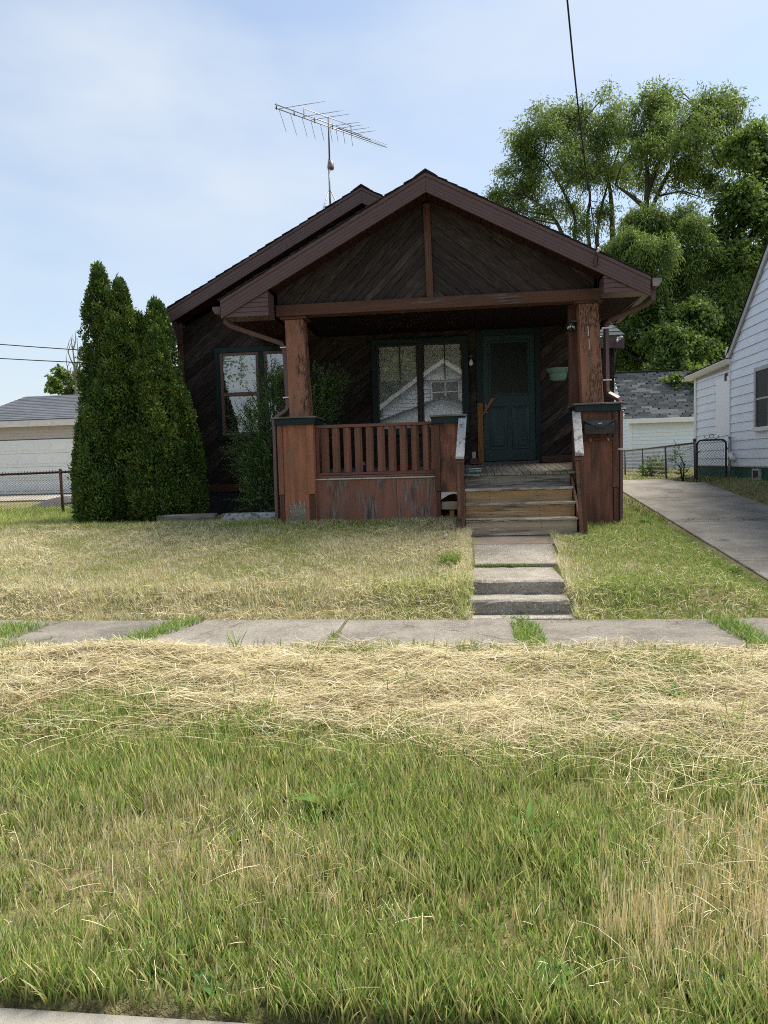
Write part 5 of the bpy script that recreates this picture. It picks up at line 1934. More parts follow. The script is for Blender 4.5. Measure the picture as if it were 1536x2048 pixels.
T5 = [(9.67, 44.0, 10.46, 1.22), (10.82, 43.0, 9.06, 1.37), (12.16, 42.0, 8.81, 1.34), (14.4, 44.0, 8.79, 1.41), (10.16, 45.0, 8.59, 1.31), (11.09, 41.0, 7.34, 1.31), (12.96, 42.0, 7.13, 1.34), (15.23, 44.0, 7.9, 1.22), (9.79, 46.0, 7.56, 0.96), (10.56, 40.0, 6.16, 0.78), (11.66, 39.0, 5.73, 0.65), (14.08, 43.0, 6.39, 1.19), (11.57, 37.5, 5.07, 0.47), (10.4, 38.0, 5.29, 0.37), (8.95, 44.0, 9.34, 0.86), (16.13, 45.0, 9.47, 1.09), (17.5, 45, 8.4, 1.4)]
L1 = [[(10.42, 52.0, .8), (10.39, 52.0, 7.01), (10.29, 52.0, 16.53), (10.21, 52.0, 19.21), (9.98, 52.0, 20.56), (9.17, 52.0, 22.61)], [(10.35, 52, 9.5), (8.6, 52, 13.5), (7.77, 52.0, 16.01), (7.79, 52.0, 18.03), (7.3, 52.0, 19.41), (5.98, 52.0, 21.85), (4.81, 52.0, 22.61)], [(10.35, 52, 10.5), (9.2, 52, 14), (8.78, 52.0, 15.95), (8.63, 52.0, 17.98), (8.81, 52.0, 19.64), (8.5, 52.0, 21.67), (8.19, 52.0, 24.34)], [(8.4, 52, 14), (7.1, 52.0, 16.73), (6.44, 52.0, 18.12), (5.44, 52.0, 19.2), (4.43, 52.0, 19.95)], [(10.3, 52, 13), (9.28, 52.0, 15.92), (9.47, 52.0, 18.26), (9.98, 52.0, 20.23), (10.83, 52.0, 22.82)]]
L2 = [[(12.24, 50, .8), (12.24, 50.0, 6.7), (12.28, 50.0, 15.16), (12.03, 50.0, 17.9), (12.45, 50.0, 19.62), (13.56, 50.0, 21.76), (15.42, 50.0, 23.8)], [(12.27, 50, 16), (12.29, 50.0, 17.41), (12.92, 50.0, 18.96), (13.87, 50.0, 20.47), (16.04, 50.0, 21.57), (17.57, 50.0, 22.07)], [(12.03, 50.0, 17.74), (12.14, 50.0, 19.96), (11.99, 50.0, 21.56), (12.31, 50.0, 23.43)], [(11.97, 50.0, 17.91), (11.02, 50.0, 18.77), (10.08, 50.0, 19.47)]]
L3 = [[(17.1, 46, .8), (17.08, 46.0, 6.05), (16.77, 46.0, 10.81), (16.47, 46.0, 13.76), (16.75, 46.0, 16.64), (17.3, 46.0, 18.91)], [(16.62, 46.0, 13.75), (17.88, 46.0, 15.7), (18.71, 46.0, 17.09)], [(16.47, 46.0, 13.76), (15.33, 46.0, 14.7), (14.76, 46.0, 15.61)]]
L4 = [[(11.8, 44, .8), (11.9, 44.0, 6.04), (12.05, 44.0, 9.19), (11.91, 44.0, 11.76), (11.36, 44.0, 14.34), (10.81, 44.0, 15.5)], [(11.96, 44.0, 10.62), (13.57, 44.0, 12.23), (14.39, 44.0, 13.31)], [(11.96, 44.0, 10.05), (10.52, 44.0, 11.84), (9.68, 44.0, 13.59)]]
L5 = [[(11.76, 43.6, .8), (11.76, 43.6, 4.89), (11.76, 43.8, 5.9), (11.48, 44.0, 6.49), (10.78, 44.0, 7.09), (9.93, 44.0, 7.42), (9.37, 44.0, 7.88)], [(8.55, 44, .8), (8.61, 44.0, 2.07), (8.73, 44.0, 6.17), (8.94, 44.0, 7.9), (9.24, 44.0, 9.62)], [(11.76, 44.0, 4.89), (12.04, 44.0, 6.61), (12.46, 44.0, 8.03), (13.57, 44.0, 9.11)]]
PA = [(.115, .18, .045), (.15, .22, .058), (.09, .145, .036), (.175, .24, .075)]
PBk = [(.085, .15, .034), (.11, .185, .042), (.068, .12, .028)]
PL = [(.10, .165, .040), (.125, .195, .047), (.075, .132, .033)]
PD = [(.05, .105, .024), (.075, .14, .03), (.04, .08, .02), (.10, .17, .035)]
tree('tall_tree', 'tall airy tree with several leaning stems rising just right of the porch gable', (10.4, 52, .8), T1, L1, .30, 1350, .42, 14, .25, .075, PA, .25, hollow=1.8, twigs=4, lumpy=False)
tree('tall_tree', 'tall airy tree with forked dark trunk behind the weeping tree', (12.24, 50, .8), T2, L2, .32, 1350, .42, 14, .25, .08, PA, .2, hollow=1.8, twigs=4, lumpy=False)
tree('maple_tree', 'dark leafy maple at the right edge above the white house', (17.1, 46, .8), T3, L3, .35, 2700, .36, 14, .24, .15, PBk, .1, 'bark_dark', twigs=3)
tree('weeping_tree', 'light green feathery tree in front of the tall airy trees', (11.8, 44, .8), T4, L4, .3, 5200, .34, 16, .22, .06, PL, .7, twigs=2)
tree('broadleaf_tree', 'dense green tree overhanging the shingled garage roof', (11.76, 43.6, .8), T5, L5, .28, 3600, .32, 16, .22, .14, PD, .25, 'bark_dark', twigs=2)
# bright yellow-green foliage glimpsed under the limb
YB = [(9.7, 50, 6.6, 1.6), (11.2, 50.5, 6.4, 1.5), (10.5, 51, 5.0, 1.6), (8.4, 50, 5.2, 1.2), (12.5, 50, 5.5, 1.6)]
tree('broadleaf_tree', 'bright yellow-green young tree glimpsed under the dark limb above the garage', (10.2, 50.5, .9), YB, [[(10.2, 50.5, .9), (10.25, 50.5, 4), (10.3, 50.5, 6)]], .1, 1800, .32, 14, .22, .13, [(.22, .30, .05), (.28, .36, .07), (.15, .24, .04)], .1)
LTb = [(-35.1, 60.0, 10.43, 0.67), (-35.0, 61.0, 10.11, 0.85), (-35.25, 59.0, 9.46, 0.57), (-34.94, 60.0, 9.13, 0.75), (-33.77, 60.0, 9.3, 0.67), (-35.65, 60.0, 8.94, 0.5), (-33.82, 61.0, 10.28, 0.59), (-34.4, 60, 8.4, .8), (-33.4, 60, 8.4, .7)]
tree('broadleaf_tree', 'small leafy tree top showing above the cream garage roof', (-34, 60, .8), LTb, [[(-34.05, 60, .8), (-34.01, 60.0, 3.65), (-33.71, 60.0, 7.99), (-33.75, 60.0, 9.73), (-33.79, 60.0, 11.0)], [(-33.73, 60.0, 8.43), (-34.71, 60.0, 9.12), (-35.39, 60.0, 9.36)]],
     .2, 620, .22, 9, .34, .22, [(.10, .17, .04), (.13, .20, .05), (.07, .12, .03)], 0, 'dead_wood')
bt_ = empty('bare_tree', (-32.6, 58, .8), 'leafless grey treetop beside the arborvitae above the cream garage', 'tree')
V, F = [], []
for i, lm in enumerate([[(-32.6, 58, .8), (-32.59, 58.0, 7.78), (-32.55, 58.0, 9.24), (-32.56, 58.0, 10.5), (-32.66, 58.0, 11.96), (-32.75, 58.0, 12.58)], [(-32.55, 58.0, 9.24), (-32.22, 58.0, 10.27), (-32.06, 58.0, 11.43)], [(-32.56, 58.0, 10.5), (-32.96, 58.0, 11.35), (-33.13, 58.0, 12.19)], [(-32.59, 58.0, 10.08), (-32.27, 58.0, 10.9), (-32.26, 58.0, 11.94)], [(-32.58, 58.0, 9.45), (-33.12, 58.0, 10.1), (-33.3, 58.0, 10.94)], [(-32.66, 58.0, 11.96), (-32.45, 58.0, 12.45), (-32.34, 58.0, 12.77)]]):
    p = smooth_path(lm)
    tube_geo(p, [(.13 if i == 0 else .06) * (1 - .85 * j / (len(p) - 1)) + .015 for j in range(len(p))], 5, V, F)
    for q in p[4::2]:
        e = Vector(q) + Vector((random.uniform(-.6, .6), random.uniform(-.3, .3), random.uniform(.3, .9)))
        tube_geo([Vector(q), Vector(q).lerp(e, .5) + Vector((0, 0, .1)), e], [.03, .022, .012], 4, V, F)
mk('trunk', V, F, MT['dead_wood'], bt_, True)

# a tree across the street whose branches show in the left window
OB = [(-14.5, -15, 8.2, 1.5), (-16.5, -16, 7.4, 1.6), (-13.2, -15.5, 7.0, 1.1), (-15.5, -15, 10.0, 1.5), (-17.5, -15, 9.2, 1.5)]
tree('bare_tree', 'thinly leaved tree across the street, mirrored in the left window', (-15.5, -15.5, 0), OB, [[(-15.5, -15.5, 0), (-15.4, -15.5, 4), (-15.3, -15.3, 7), (-15.5, -15, 10.5)], [(-15.4, -15.5, 4.5), (-14, -15.2, 7), (-13, -15.3, 9)], [(-15.4, -15.5, 5), (-16.8, -15.6, 7.4), (-17.6, -15.2, 9.6)]],
     .25, 380, .3, 10, .22, .11, PBk, 0, twigs=10)

for i, (tx, ty, sc_) in enumerate(((-9, -30, 1.0), (-1.5, -33, 1.15), (6.5, -31, 1.0))):
    ob = [(tx + dx * sc_, ty + dy, z * sc_, r * sc_) for dx, dy, z, r in ((0, 0, 6, 3.2), (-2.5, 0, 8, 2.8), (2.5, 1, 8.5, 2.8), (0, 0, 11, 3), (1.5, -1, 14, 2.4), (-1.6, 1, 13.5, 2.4), (0, 0, 16, 1.8))]
    tree('broadleaf_tree', ('left', 'middle', 'right')[i] + ' of three dark trees behind the opposite white house', (tx, ty, 0), ob, [[(tx, ty, 0), (tx, ty, 5), (tx + .3, ty, 12)]], .3, 900, .6, 14, .55, .35, PBk, 0, 'bark_dark', twigs=1, group='trees behind the opposite house')


# ---- arborvitaes
def arborvitae(x, y, z0, ztip, rb, label, n, seed, pw=.55, skirt=.9):
    t = empty('arborvitae', (x, y, z0), label, 'shrub', 'arborvitaes at the left corner of the brown house')
    tube('trunk', [(x, y, z0 - .05), (x + .02, y, z0 + .8), (x, y, ztip - 1.2)], [.07, .05, .015], MT['bark'], t, 7)
    g = np.random.default_rng(seed)
    h = ztip - z0
    nc = n
    u = g.random(nc)
    tt = np.clip(1 - u ** .82, 0, .985)
    th = g.random(nc) * 2 * PI
    bump = 1 + .34 * (vnoise(th * 2.2 + seed, tt * 5, seed) - .55) * 2
    prof = np.maximum((1 - tt) ** pw * (skirt + (1 - skirt) * np.clip(tt / .12, 0, 1)), .06)
    r = rb * prof * bump
    cr_ = np.clip(.075 + .09 * prof, .07, .15) * g.uniform(.6, 1.4, nc)
    rin = np.maximum(r - cr_ * .6, 0) * g.uniform(.70, 1.04, nc)
    cc = np.stack([x + rin * np.cos(th), y + rin * np.sin(th), z0 + .10 + tt * h * .975], 1)
    rad = np.stack([np.cos(th), np.sin(th), np.zeros(nc)], 1)
    pal = np.array([(.062, .115, .023), (.085, .142, .027), (.050, .096, .020), (.125, .175, .032)])
    base = pal[g.integers(0, len(pal), nc)] * g.uniform(.8, 1.2, (nc, 1))
    nl = 84
    q = unit(g.normal(size=(nc, nl, 3)).reshape(-1, 3) + np.repeat(rad, nl, 0) * .7 + np.array([0, 0, .35]))
    p = np.repeat(cc, nl, 0) + q * (np.repeat(cr_, nl) * g.uniform(.62, 1.08, nc * nl))[:, None] * np.array([1, 1, 1.25])
    d = unit(q * .9 + np.array([0, 0, .55]) + g.normal(size=(nc * nl, 3)) * .35)
    col = np.repeat(base, nl, 0) * g.uniform(.7, 1.3, (nc * nl, 1))
    br = g.random(nc * nl) < .012
    col[br] = np.array([.12, .065, .025])
    m = len(p)
    nr = unit(q + g.normal(size=(m, 3)) * .6)
    V, Qd, K = leaf_quads(p, d, g.uniform(.035, .07, m), g.uniform(.016, .032, m), col, nr)
    # pointed leader sprays
    k = 40
    zt = g.uniform(ztip - .25, ztip + .10, k)
    c2 = np.stack([x + g.normal(size=k) * .02, y + g.normal(size=k) * .02, zt], 1)
    V2, Q2, K2 = leaf_quads(c2, unit(g.normal(size=(k, 3)) * .3 + np.array([0, 0, 1])), g.uniform(.08, .16, k), .014, np.tile(pal[1], (k, 1)))
    from_arrays('crown', np.concatenate([V, V2]), np.concatenate([Qd, Q2 + len(V)]), None, np.concatenate([K, K2]), MT['arbor'], t, (x, y, z0))


arborvitae(-6.02, 11.60, .72, 4.97, .52, 'tallest arborvitae, leftmost of the clump by the house corner', 560, 1, .52)
arborvitae(-5.47, 11.20, .72, 4.60, .52, 'second tallest arborvitae in the middle of the clump', 560, 2, .50)
arborvitae(-4.98, 11.45, .72, 4.28, .50, 'arborvitae nearest the house wall with a rounded tip', 520, 3, .45)
arborvitae(-5.22, 11.35, .72, 4.05, .5, 'slim arborvitae filling the gap between the two tallest and the house wall', 420, 7, .5)
arborvitae(-6.28, 11.5, .72, 2.5, .34, 'low leftmost arborvitae bulging towards the chain-link fence', 260, 8, .42)
arborvitae(-4.84, 11.02, .72, 3.72, .52, 'shorter arborvitae standing in front of the one nearest the wall', 520, 4, .48)
arborvitae(-4.52, 11.22, .72, 2.75, .36, 'lowest bushy arborvitae against the dark boards', 300, 5, .42)
arborvitae(-5.78, 10.98, .72, 2.9, .50, 'low bushy front arborvitae at the lawn edge', 420, 6, .42)


# ---- leafy shrubs built from sprigs
def sprig_shrub(name, label, cat, base, blobs, nsprig, seed, Ls, Lw, pal, sl=.28, group=None, nl=13):
    g = np.random.default_rng(seed)
    t = empty(name, base, label, cat, group)
    bs = np.array(blobs)
    pick = g.choice(len(bs), nsprig, p=bs[:, 3] ** 2 / (bs[:, 3] ** 2).sum())
    dd = unit(g.normal(size=(nsprig, 3)))
    c = bs[pick, :3] + dd * (bs[pick, 3] * g.random(nsprig) ** .5)[:, None]
    out = unit(c - np.array([base[0], base[1], base[2] + .3]) + np.array([0, 0, .4]) + g.normal(size=c.shape) * .35)
    out = unit(out + dd * .5)
    kk = np.arange(nl)
    s = (kk + .5) / nl
    P = c[:, None] + out[:, None] * (s * sl)[None, :, None] * g.uniform(.6, 1.3, (nsprig, 1, 1))
    P[:, :, 2] -= (s ** 2 * .04)[None]
    side = unit(np.cross(out, g.normal(size=out.shape)))
    sg = np.where(kk % 2 == 0, 1, -1)
    ld = unit(out[:, None] * .8 + side[:, None] * sg[None, :, None] + g.normal(size=P.shape) * .25).reshape(-1, 3)
    P2 = P.reshape(-1, 3) + ld * Ls * .5
    m = len(P2)
    base_c = np.array(pal)[g.integers(0, len(pal), nsprig)] * g.uniform(.7, 1.3, (nsprig, 1))
    col = np.repeat(base_c, nl, 0) * g.uniform(.75, 1.25, (m, 1))
    V, Qd, K = leaf_quads(P2, ld, g.uniform(.7, 1.2, m) * Ls, g.uniform(.7, 1.2, m) * Lw, col)
    from_arrays('foliage', V, Qd, None, K, MT['leaf'], t, base)
    SV, SF = [], []
    for b in blobs:
        e = Vector(b[:3])
        bb = Vector(base)
        mid = bb.lerp(e, .5) + Vector((random.uniform(-.08, .08), random.uniform(-.08, .08), .1))
        tube_geo([bb, mid, e], [.018, .013, .006], 5, SV, SF)
    for i in range(0, nsprig, 3):
        tube_geo([P[i, 0], P[i, nl // 2], P[i, -1]], [.004, .003, .002], 3, SV, SF)
    mk('stem', SV, SF, MT['bark_dark'], t)
    return t


PS_ = [(.085, .165, .06), (.115, .205, .06), (.065, .13, .052), (.155, .25, .065)]
sprig_shrub('shrub', 'dense green shrub growing in front of the left window and porch corner', 'shrub', (-3.1, 11.5, .75),
            [(-3.38, 11.3, 1.85, .36), (-3.12, 11.3, 2.3, .38), (-3.08, 11.4, 2.8, .22), (-3.42, 11.25, 2.2, .18), (-2.95, 11.3, 1.6, .42), (-3.2, 11.3, 1.3, .34), (-2.75, 11.5, 2.62, .36), (-2.30, 11.5, 2.72, .30), (-2.40, 11.5, 2.42, .30), (-2.65, 11.4, 2.1, .40), (-3.25, 11.2, 1.02, .28), (-3.4, 11.3, 1.45, .24), (-2.9, 11.3, 1.1, .3), (-3.12, 11.5, 3.05, .12), (-2.1, 11.5, 2.78, .18)],
            2500, 8, .062, .021, PS_)
sprig_shrub('shrub', 'small round weed bush at the foot of the far driveway fence', 'shrub', (5.35, 21.5, .95),
            [(5.35, 21.5, 1.25, .28), (5.5, 21.4, 1.15, .2), (5.2, 21.5, 1.15, .2)], 160, 9, .10, .035, PD, .2)
sprig_shrub('shrub', 'spindly sapling with grey leaves beside the tall fence post', 'shrub', (5.05, 17.6, .92),
            [(5.0, 17.6, 1.3, .15), (4.95, 17.6, 1.6, .16), (5.08, 17.6, 1.1, .15), (4.85, 17.6, 1.45, .12)], 60, 10, .06, .025, [(.10, .12, .09), (.07, .10, .05)], .2)


# ---- grass
def blades(name, P, h, w, face, lean, ldir, colb, colt, mat, segs=2, label=None):
    """upright tapering blades: P base points, heights h, widths w, facing angle, lean amount and direction, colours at base and tip"""
    n = len(P)
    side = np.stack([np.cos(face), np.sin(face), np.zeros(n)], 1)
    ld = np.stack([np.cos(ldir), np.sin(ldir), np.zeros(n)], 1)
    rows = []
    cols = []
    for s in range(segs + 1):
        t = s / segs
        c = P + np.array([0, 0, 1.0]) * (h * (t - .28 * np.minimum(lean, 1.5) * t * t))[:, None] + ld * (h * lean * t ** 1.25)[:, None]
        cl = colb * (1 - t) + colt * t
        if s < segs:
            ww = (w * (1 - .45 * t) * .5)[:, None]
            rows += [c - side * ww, c + side * ww]
            cols += [cl, cl]
        else:
            rows.append(c)
            cols.append(cl)
    m = 2 * segs + 1
    V = np.stack(rows, 1).reshape(-1, 3)
    K = np.stack(cols, 1).reshape(-1, 3)
    b = (np.arange(n) * m)[:, None]
    qs = [b + np.array([[2 * s, 2 * s + 1, 2 * s + 3, 2 * s + 2]]) for s in range(segs - 1)]
    Qd = np.concatenate(qs) if qs else None
    Tr = b + np.array([[2 * segs - 2, 2 * segs - 1, 2 * segs]])
    o = from_arrays(name, V, Qd, Tr, K, mat)
    return tag(o, label, None, None, 'stuff')


def ribbons(name, C, ang, el, L, w, bend, col, mat, label=None):
    """lying straws: centres C, heading, elevation angle, lengths, widths, sideways bend"""
    n = len(C)
    d = np.stack([np.cos(ang) * np.cos(el), np.sin(ang) * np.cos(el), np.sin(el)], 1)
    s = np.stack([-np.sin(ang), np.cos(ang), np.zeros(n)], 1)
    wv = unit(s + rng.normal(size=(n, 3)) * .35)
    rows = []
    for t in (-.5, -.17, .17, .5):
        c = C + d * (L * t)[:, None] + s * (bend * L * (t * t - .08))[:, None]
        c[:, 2] -= .20 * L * (t * t)
        k = w * (.5 if abs(t) < .4 else .32)
        rows += [c - wv * k[:, None], c + wv * k[:, None]]
    V = np.stack(rows, 1).reshape(-1, 3)
    b = (np.arange(n) * 8)[:, None]
    Qd = np.concatenate([b + np.array([[2 * i, 2 * i + 1, 2 * i + 3, 2 * i + 2]]) for i in range(3)])
    o = from_arrays(name, V, Qd, None, np.repeat(col, 8, 0), mat)
    return tag(o, label, None, None, 'stuff')


GREEN = np.array([(.21, .335, .060), (.29, .41, .078), (.14, .26, .046), (.37, .445, .11), (.175, .30, .08)])
YELL = np.array([(.47, .46, .17), (.55, .52, .22), (.39, .41, .14)])
STRAW = np.array([(.66, .57, .33), (.74, .66, .42), (.58, .48, .26), (.76, .70, .50)])
GOLD = np.array([(.66, .53, .27), (.72, .59, .32), (.57, .45, .22)])


def pick(pal, n, v=.2):
    return pal[rng.integers(0, len(pal), n)] * rng.uniform(1 - v, 1 + v, (n, 1))


def frame_x(y, m=1.5):
    return -.73 * y - m, .43 * y + m


def hay_mask(x, y):
    """how much cut straw lies on the verge"""
    f = fbm(x * .9 + 4, y * 1.4, 21)
    edge = 4.22 + .6 * (fbm(x * .7, y * 0 + 3, 31) - .5) * 2 - .25 * sst(x, -.5, 1.2)
    band = sst(y, edge - .55, edge + .35)
    g = np.exp(-((x - .1) / .75) ** 2 - ((y - 5.72) / .13) ** 2)
    return np.clip(band * (1.15 - .85 * sst(f + .06 * sst(x, -.2, 1.2), .47, .68)) - .9 * g, 0, 1)


def hay_h(x, y):
    top = 1 - sst(y, 5.30, 5.80)
    lump = fbm(x * 2.3, y * 3.4, 41, 4)
    return hay_mask(x, y) * top * (.02 + .15 * np.clip(lump - .33, 0, 1) + .05 * sst(-x, .3, 3) + .03 * np.abs(fbm(x * 7, y * 9, 43, 2) - .5)) + .06 * np.exp(-((x + 2.7) / .5) ** 2 - ((y - 5.5) / .22) ** 2)


# hay mound surface under the loose straws
hx = np.arange(-6.2, 4.3, .045)
hy = np.arange(3.6, 5.98, .045)
HX, HY = np.meshgrid(hx, hy)
HM = hay_mask(HX, HY)
HZ = ground(HX, HY) + hay_h(HX, HY) - .02 - .03 * (1 - HM)
idx = np.arange(HX.size).reshape(HX.shape)
Qd = np.stack([idx[:-1, :-1], idx[:-1, 1:], idx[1:, 1:], idx[1:, :-1]], -1).reshape(-1, 4)
o = from_arrays('hay_bed', np.stack([HX.ravel(), HY.ravel(), HZ.ravel()], 1), Qd, None, None, MT['haybase'])
tag(o, None, None, None, 'stuff')

n = 66000
y = rng.uniform(3.0, 5.97, n)
xa, xb = frame_x(y)
x = xa + (xb - xa) * rng.random(n)
hm = hay_mask(x, y)
keep = rng.random(n) < np.maximum(hm * (1 - sst(y + .16 * (fbm(x * 2, y * 0 + 1, 45) - .5), 5.78, 5.93)), .20 * (y < 5.8) * sst(y, 3.3, 4.0) + .22 * sst(x, .2, 1.2) * sst(y, 2.9, 3.6))
x, y, hm = x[keep], y[keep], hm[keep]
n = len(x)
z = ground(x, y) + hay_h(x, y) + rng.uniform(0, .035, n) + (1 - hm) * rng.uniform(.03, .09, n)
flow = (fbm(x * .9, y * .9, 51) - .5) * 2.4
ribbons('cut_hay', np.stack([x, y, z], 1), flow + rng.normal(size=n) * .75, rng.normal(size=n) * .22, rng.uniform(.08, .30, n), rng.uniform(.0022, .0042, n) * (y / 5), rng.normal(size=n) * .16,
        np.where(rng.random((n, 1)) < .22, pick(GOLD, n, .3) * .6, pick(STRAW, n, .3) * .78), MT['straw'])

# stray straws over the nearer verge, many thin and short, some standing
n = 42000
y = 1.85 * (4.6 / 1.85) ** rng.random(n)
xa, xb = frame_x(y)
x = xa + (xb - xa) * rng.random(n)
f = fbm(x * 1.2 + 9, y * 1.2, 61) * .6 + fbm(x * 4, y * 4, 62) * .4
keep = rng.random(n) < sst(f, .40, .62) * (.30 + .40 * sst(x, .2, 1.0) + .40 * sst(y, 3, 4)) * (.45 + .55 * sst(y, 2.0, 2.7))
x, y = x[keep], y[keep]
n = len(x)
el = rng.normal(size=n) * .35
stand = rng.random(n) < .35
el[stand] = rng.uniform(.7, 1.45, int(stand.sum()))
L = (rng.uniform(.02, .075, n) + .24 * rng.random(n) ** 7) * np.clip(y / 3.2, .55, 1.1)
ribbons('loose_straw', np.stack([x, y, ground(x, y) + rng.uniform(.01, .065, n) + np.sin(np.abs(el)) * L * .45], 1), rng.uniform(0, 2 * PI, n), el, L, rng.uniform(.0011, .0020, n) * (.7 + .12 * y), rng.normal(size=n) * .05, pick(STRAW, n, .25), MT['straw'])

# standing golden seed stalks
n = 5200
pts_ = []
for (cx, cy, sx, sy, k) in ((.98, 2.32, .28, .26, 1900), (-.52, 2.42, .22, .15, 260), (-1.15, 2.6, .30, .35, 220), (.52, 2.25, .10, .12, 400), (.9, 2.9, .35, .2, 400)):
    nt = k // 7
    c = np.stack([cx + rng.normal(size=nt) * sx, cy + rng.normal(size=nt) * sy], 1)
    pts_.append(np.repeat(c, 7, 0) + rng.normal(size=(nt * 7, 2)) * .022)
P = np.concatenate(pts_)
P = P[(P[:, 1] > 1.87)]
n = len(P)
ct = np.minimum(np.where(rng.random((n, 1)) < .5, pick(GOLD, n, .22) * 1.15, pick(STRAW, n, .2)), .9)
blades('dry_stalks', np.stack([P[:, 0], P[:, 1], ground(P[:, 0], P[:, 1])], 1), rng.uniform(.08, .19, n), rng.uniform(.0018, .0030, n), rng.normal(size=n) * .5, np.abs(rng.normal(size=n)) * .14 + .03, rng.uniform(0, 2 * PI, n), ct * .8, ct, MT['grassblade'], 3)

# verge grass
def tufted(nt, per, ysamp, m, sp):
    y = ysamp(nt)
    xa, xb = frame_x(y, m)
    x = xa + (xb - xa) * rng.random(nt)
    k = np.maximum(1, rng.poisson(per, nt))
    i = np.repeat(np.arange(nt), k)
    tv = rng.random(nt)
    off = rng.normal(size=(len(i), 2)) * sp * rng.uniform(.5, 1.5, nt)[i][:, None]
    return x[i] + off[:, 0], y[i] + off[:, 1], np.arctan2(off[:, 1], off[:, 0]), np.hypot(off[:, 0], off[:, 1]) / sp, tv[i]


x, y, odir, orad, tv = tufted(20500, 9, lambda k: 1.78 * (5.95 / 1.78) ** rng.random(k), 1.5, .019)
n = len(x)
hm = hay_mask(x, y)
kerb_edge = 1.838 + .03 * (fbm(x * 3, y * 0, 71) - .5) * 2 - .10 * sst(x, -.85, -.45)
dens = fbm(x * 2.2, y * 2.2, 72)
keep = (rng.random(n) < (1 - .93 * hm) * (.55 + .45 * sst(dens, .3, .6))) & (y > kerb_edge) & (y < 5.88)
x, y, dens, hm, odir, orad, tv = x[keep], y[keep], dens[keep], hm[keep], odir[keep], orad[keep], tv[keep]
n = len(x)
f1 = fbm(x * .75 + 2, y * 1.1, 73)
f2 = fbm(x * 2.6, y * 2.6, 74)
# golden stalk patches: middle-left and lower right
gold = np.exp(-((x + .55) / .42) ** 2 - ((y - 2.45) / .25) ** 2) * .8 + sst(x, .35, .75) * np.exp(-((y - 2.35) / .38) ** 2) * .95 + .35 * np.exp(-((x + 1.25) / .45) ** 2 - ((y - 2.6) / .6) ** 2)
lush = np.exp(-((x - .12) / .35) ** 2 - ((y - 2.3) / .5) ** 2) + .6 * np.exp(-((x + .15) / .9) ** 2 - ((y - 3.0) / .35) ** 2)
ps = np.clip(.10 + .7 * (f1 - .42) * 1.6 + .35 * (f2 - .5) + gold * .22 - lush * .45 + .25 * sst(x, .6, 1.4), .04, .9)
r = .55 * tv + .45 * rng.random(n)
is_s = r < ps
is_y = (~is_s) & (rng.random(n) < .44)
h = rng.uniform(.05, .125, n) * (.75 + .5 * sst(dens, .35, .65))
h = np.where(is_s, h * rng.uniform(.7, 1.35, n) * (1 + .45 * gold), h)
w = np.where(is_s, rng.uniform(.0020, .0040, n), rng.uniform(.0036, .0078, n)) * (.85 + .09 * y)
ct = pick(GREEN, n)
ct[is_y] = pick(YELL, int(is_y.sum()))
st_ = pick(STRAW, n)
gm = rng.random(n) < .12 + .5 * np.clip(gold, 0, 1)
st_[gm] = pick(GOLD, int(gm.sum()), .25)
ct[is_s] = st_[is_s]
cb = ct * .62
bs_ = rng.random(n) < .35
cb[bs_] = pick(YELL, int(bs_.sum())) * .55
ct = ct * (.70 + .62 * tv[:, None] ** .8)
lean = np.abs(rng.normal(size=n)) * .17 + .04 + .17 * np.clip(orad, 0, 1.6)
lean = np.where(is_s, lean * .8, lean)
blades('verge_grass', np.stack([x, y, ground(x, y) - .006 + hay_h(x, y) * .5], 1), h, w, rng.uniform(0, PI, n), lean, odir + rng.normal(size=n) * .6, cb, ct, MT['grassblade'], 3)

# front lawn
x, y, odir, orad, tv = tufted(31000, 8, lambda k: np.where(rng.random(k) < .55, rng.uniform(6.93, 10.4, k), rng.uniform(6.93, 13.4, k)), 1.3, .028)
n = len(x)


def lawn_ok(x, y):
    e = .08 * (fbm(x * 0, y * 5, 88) - .4) * 2
    ok = ~((x > .12 + e) & (x < 1.0 - e) & (y < 9.8)) & ~((x > .02 + e) & (x < .95 - e) & (y < 8.42))
    ok &= ~((x > -2.72) & (x < 2.1) & (y > 10.16)) & ~((x > -.15) & (x < 1.55) & (y > 9.5))
    ok &= ~((x < -2.6) & (x > -5.0) & (y > 11.9)) & ~((x > 3.16 + .06 * (fbm(y * 2, y * 0, 87) - .5) * 2))
    ok &= ~((x > 2.06) & (x < 2.95) & (y > 10.33) & (y < 10.52))
    return ok


keep = lawn_ok(x, y)
x, y, odir, orad, tv = x[keep], y[keep], odir[keep], orad[keep], tv[keep]
n = len(x)
f1 = fbm(x * .8, y * 1.0, 81)
f2 = fbm(x * 3, y * 3, 82)
right = sst(x, .9, 1.5)
bankz = 1 - sst(y, 7.15, 7.75)
near_house = sst(y, 9.75, 10.25)
corner = np.exp(-((x + .35) / .55) ** 2 - ((y - 7.35) / .3) ** 2)
ps = np.clip(.72 + 1.1 * (f1 - .5) + .5 * (f2 - .5) - .62 * right + .12 * bankz * (1 - right) - .38 * near_house - .35 * corner - .18 * right * near_house - .3 * sst(y, 10.6, 11.5), .05, .93)
r = .5 * tv + .5 * rng.random(n)
is_s = r < ps
is_y = (~is_s) & (rng.random(n) < .58 - .28 * right)
h = rng.uniform(.025, .062, n) * (1 + .6 * bankz + .8 * corner + .25 * right * bankz) * (.7 + .6 * f2)
fringe = np.exp(-((np.abs(x - .5) - .53) / .11) ** 2) * (y < 9.6)
h = h * (1 + 1.1 * fringe)
h = np.where(near_house > .6, h * rng.uniform(1, 1.7, n), h)
h = np.where((y > 12) & (x < -5), h * 2.2, h)
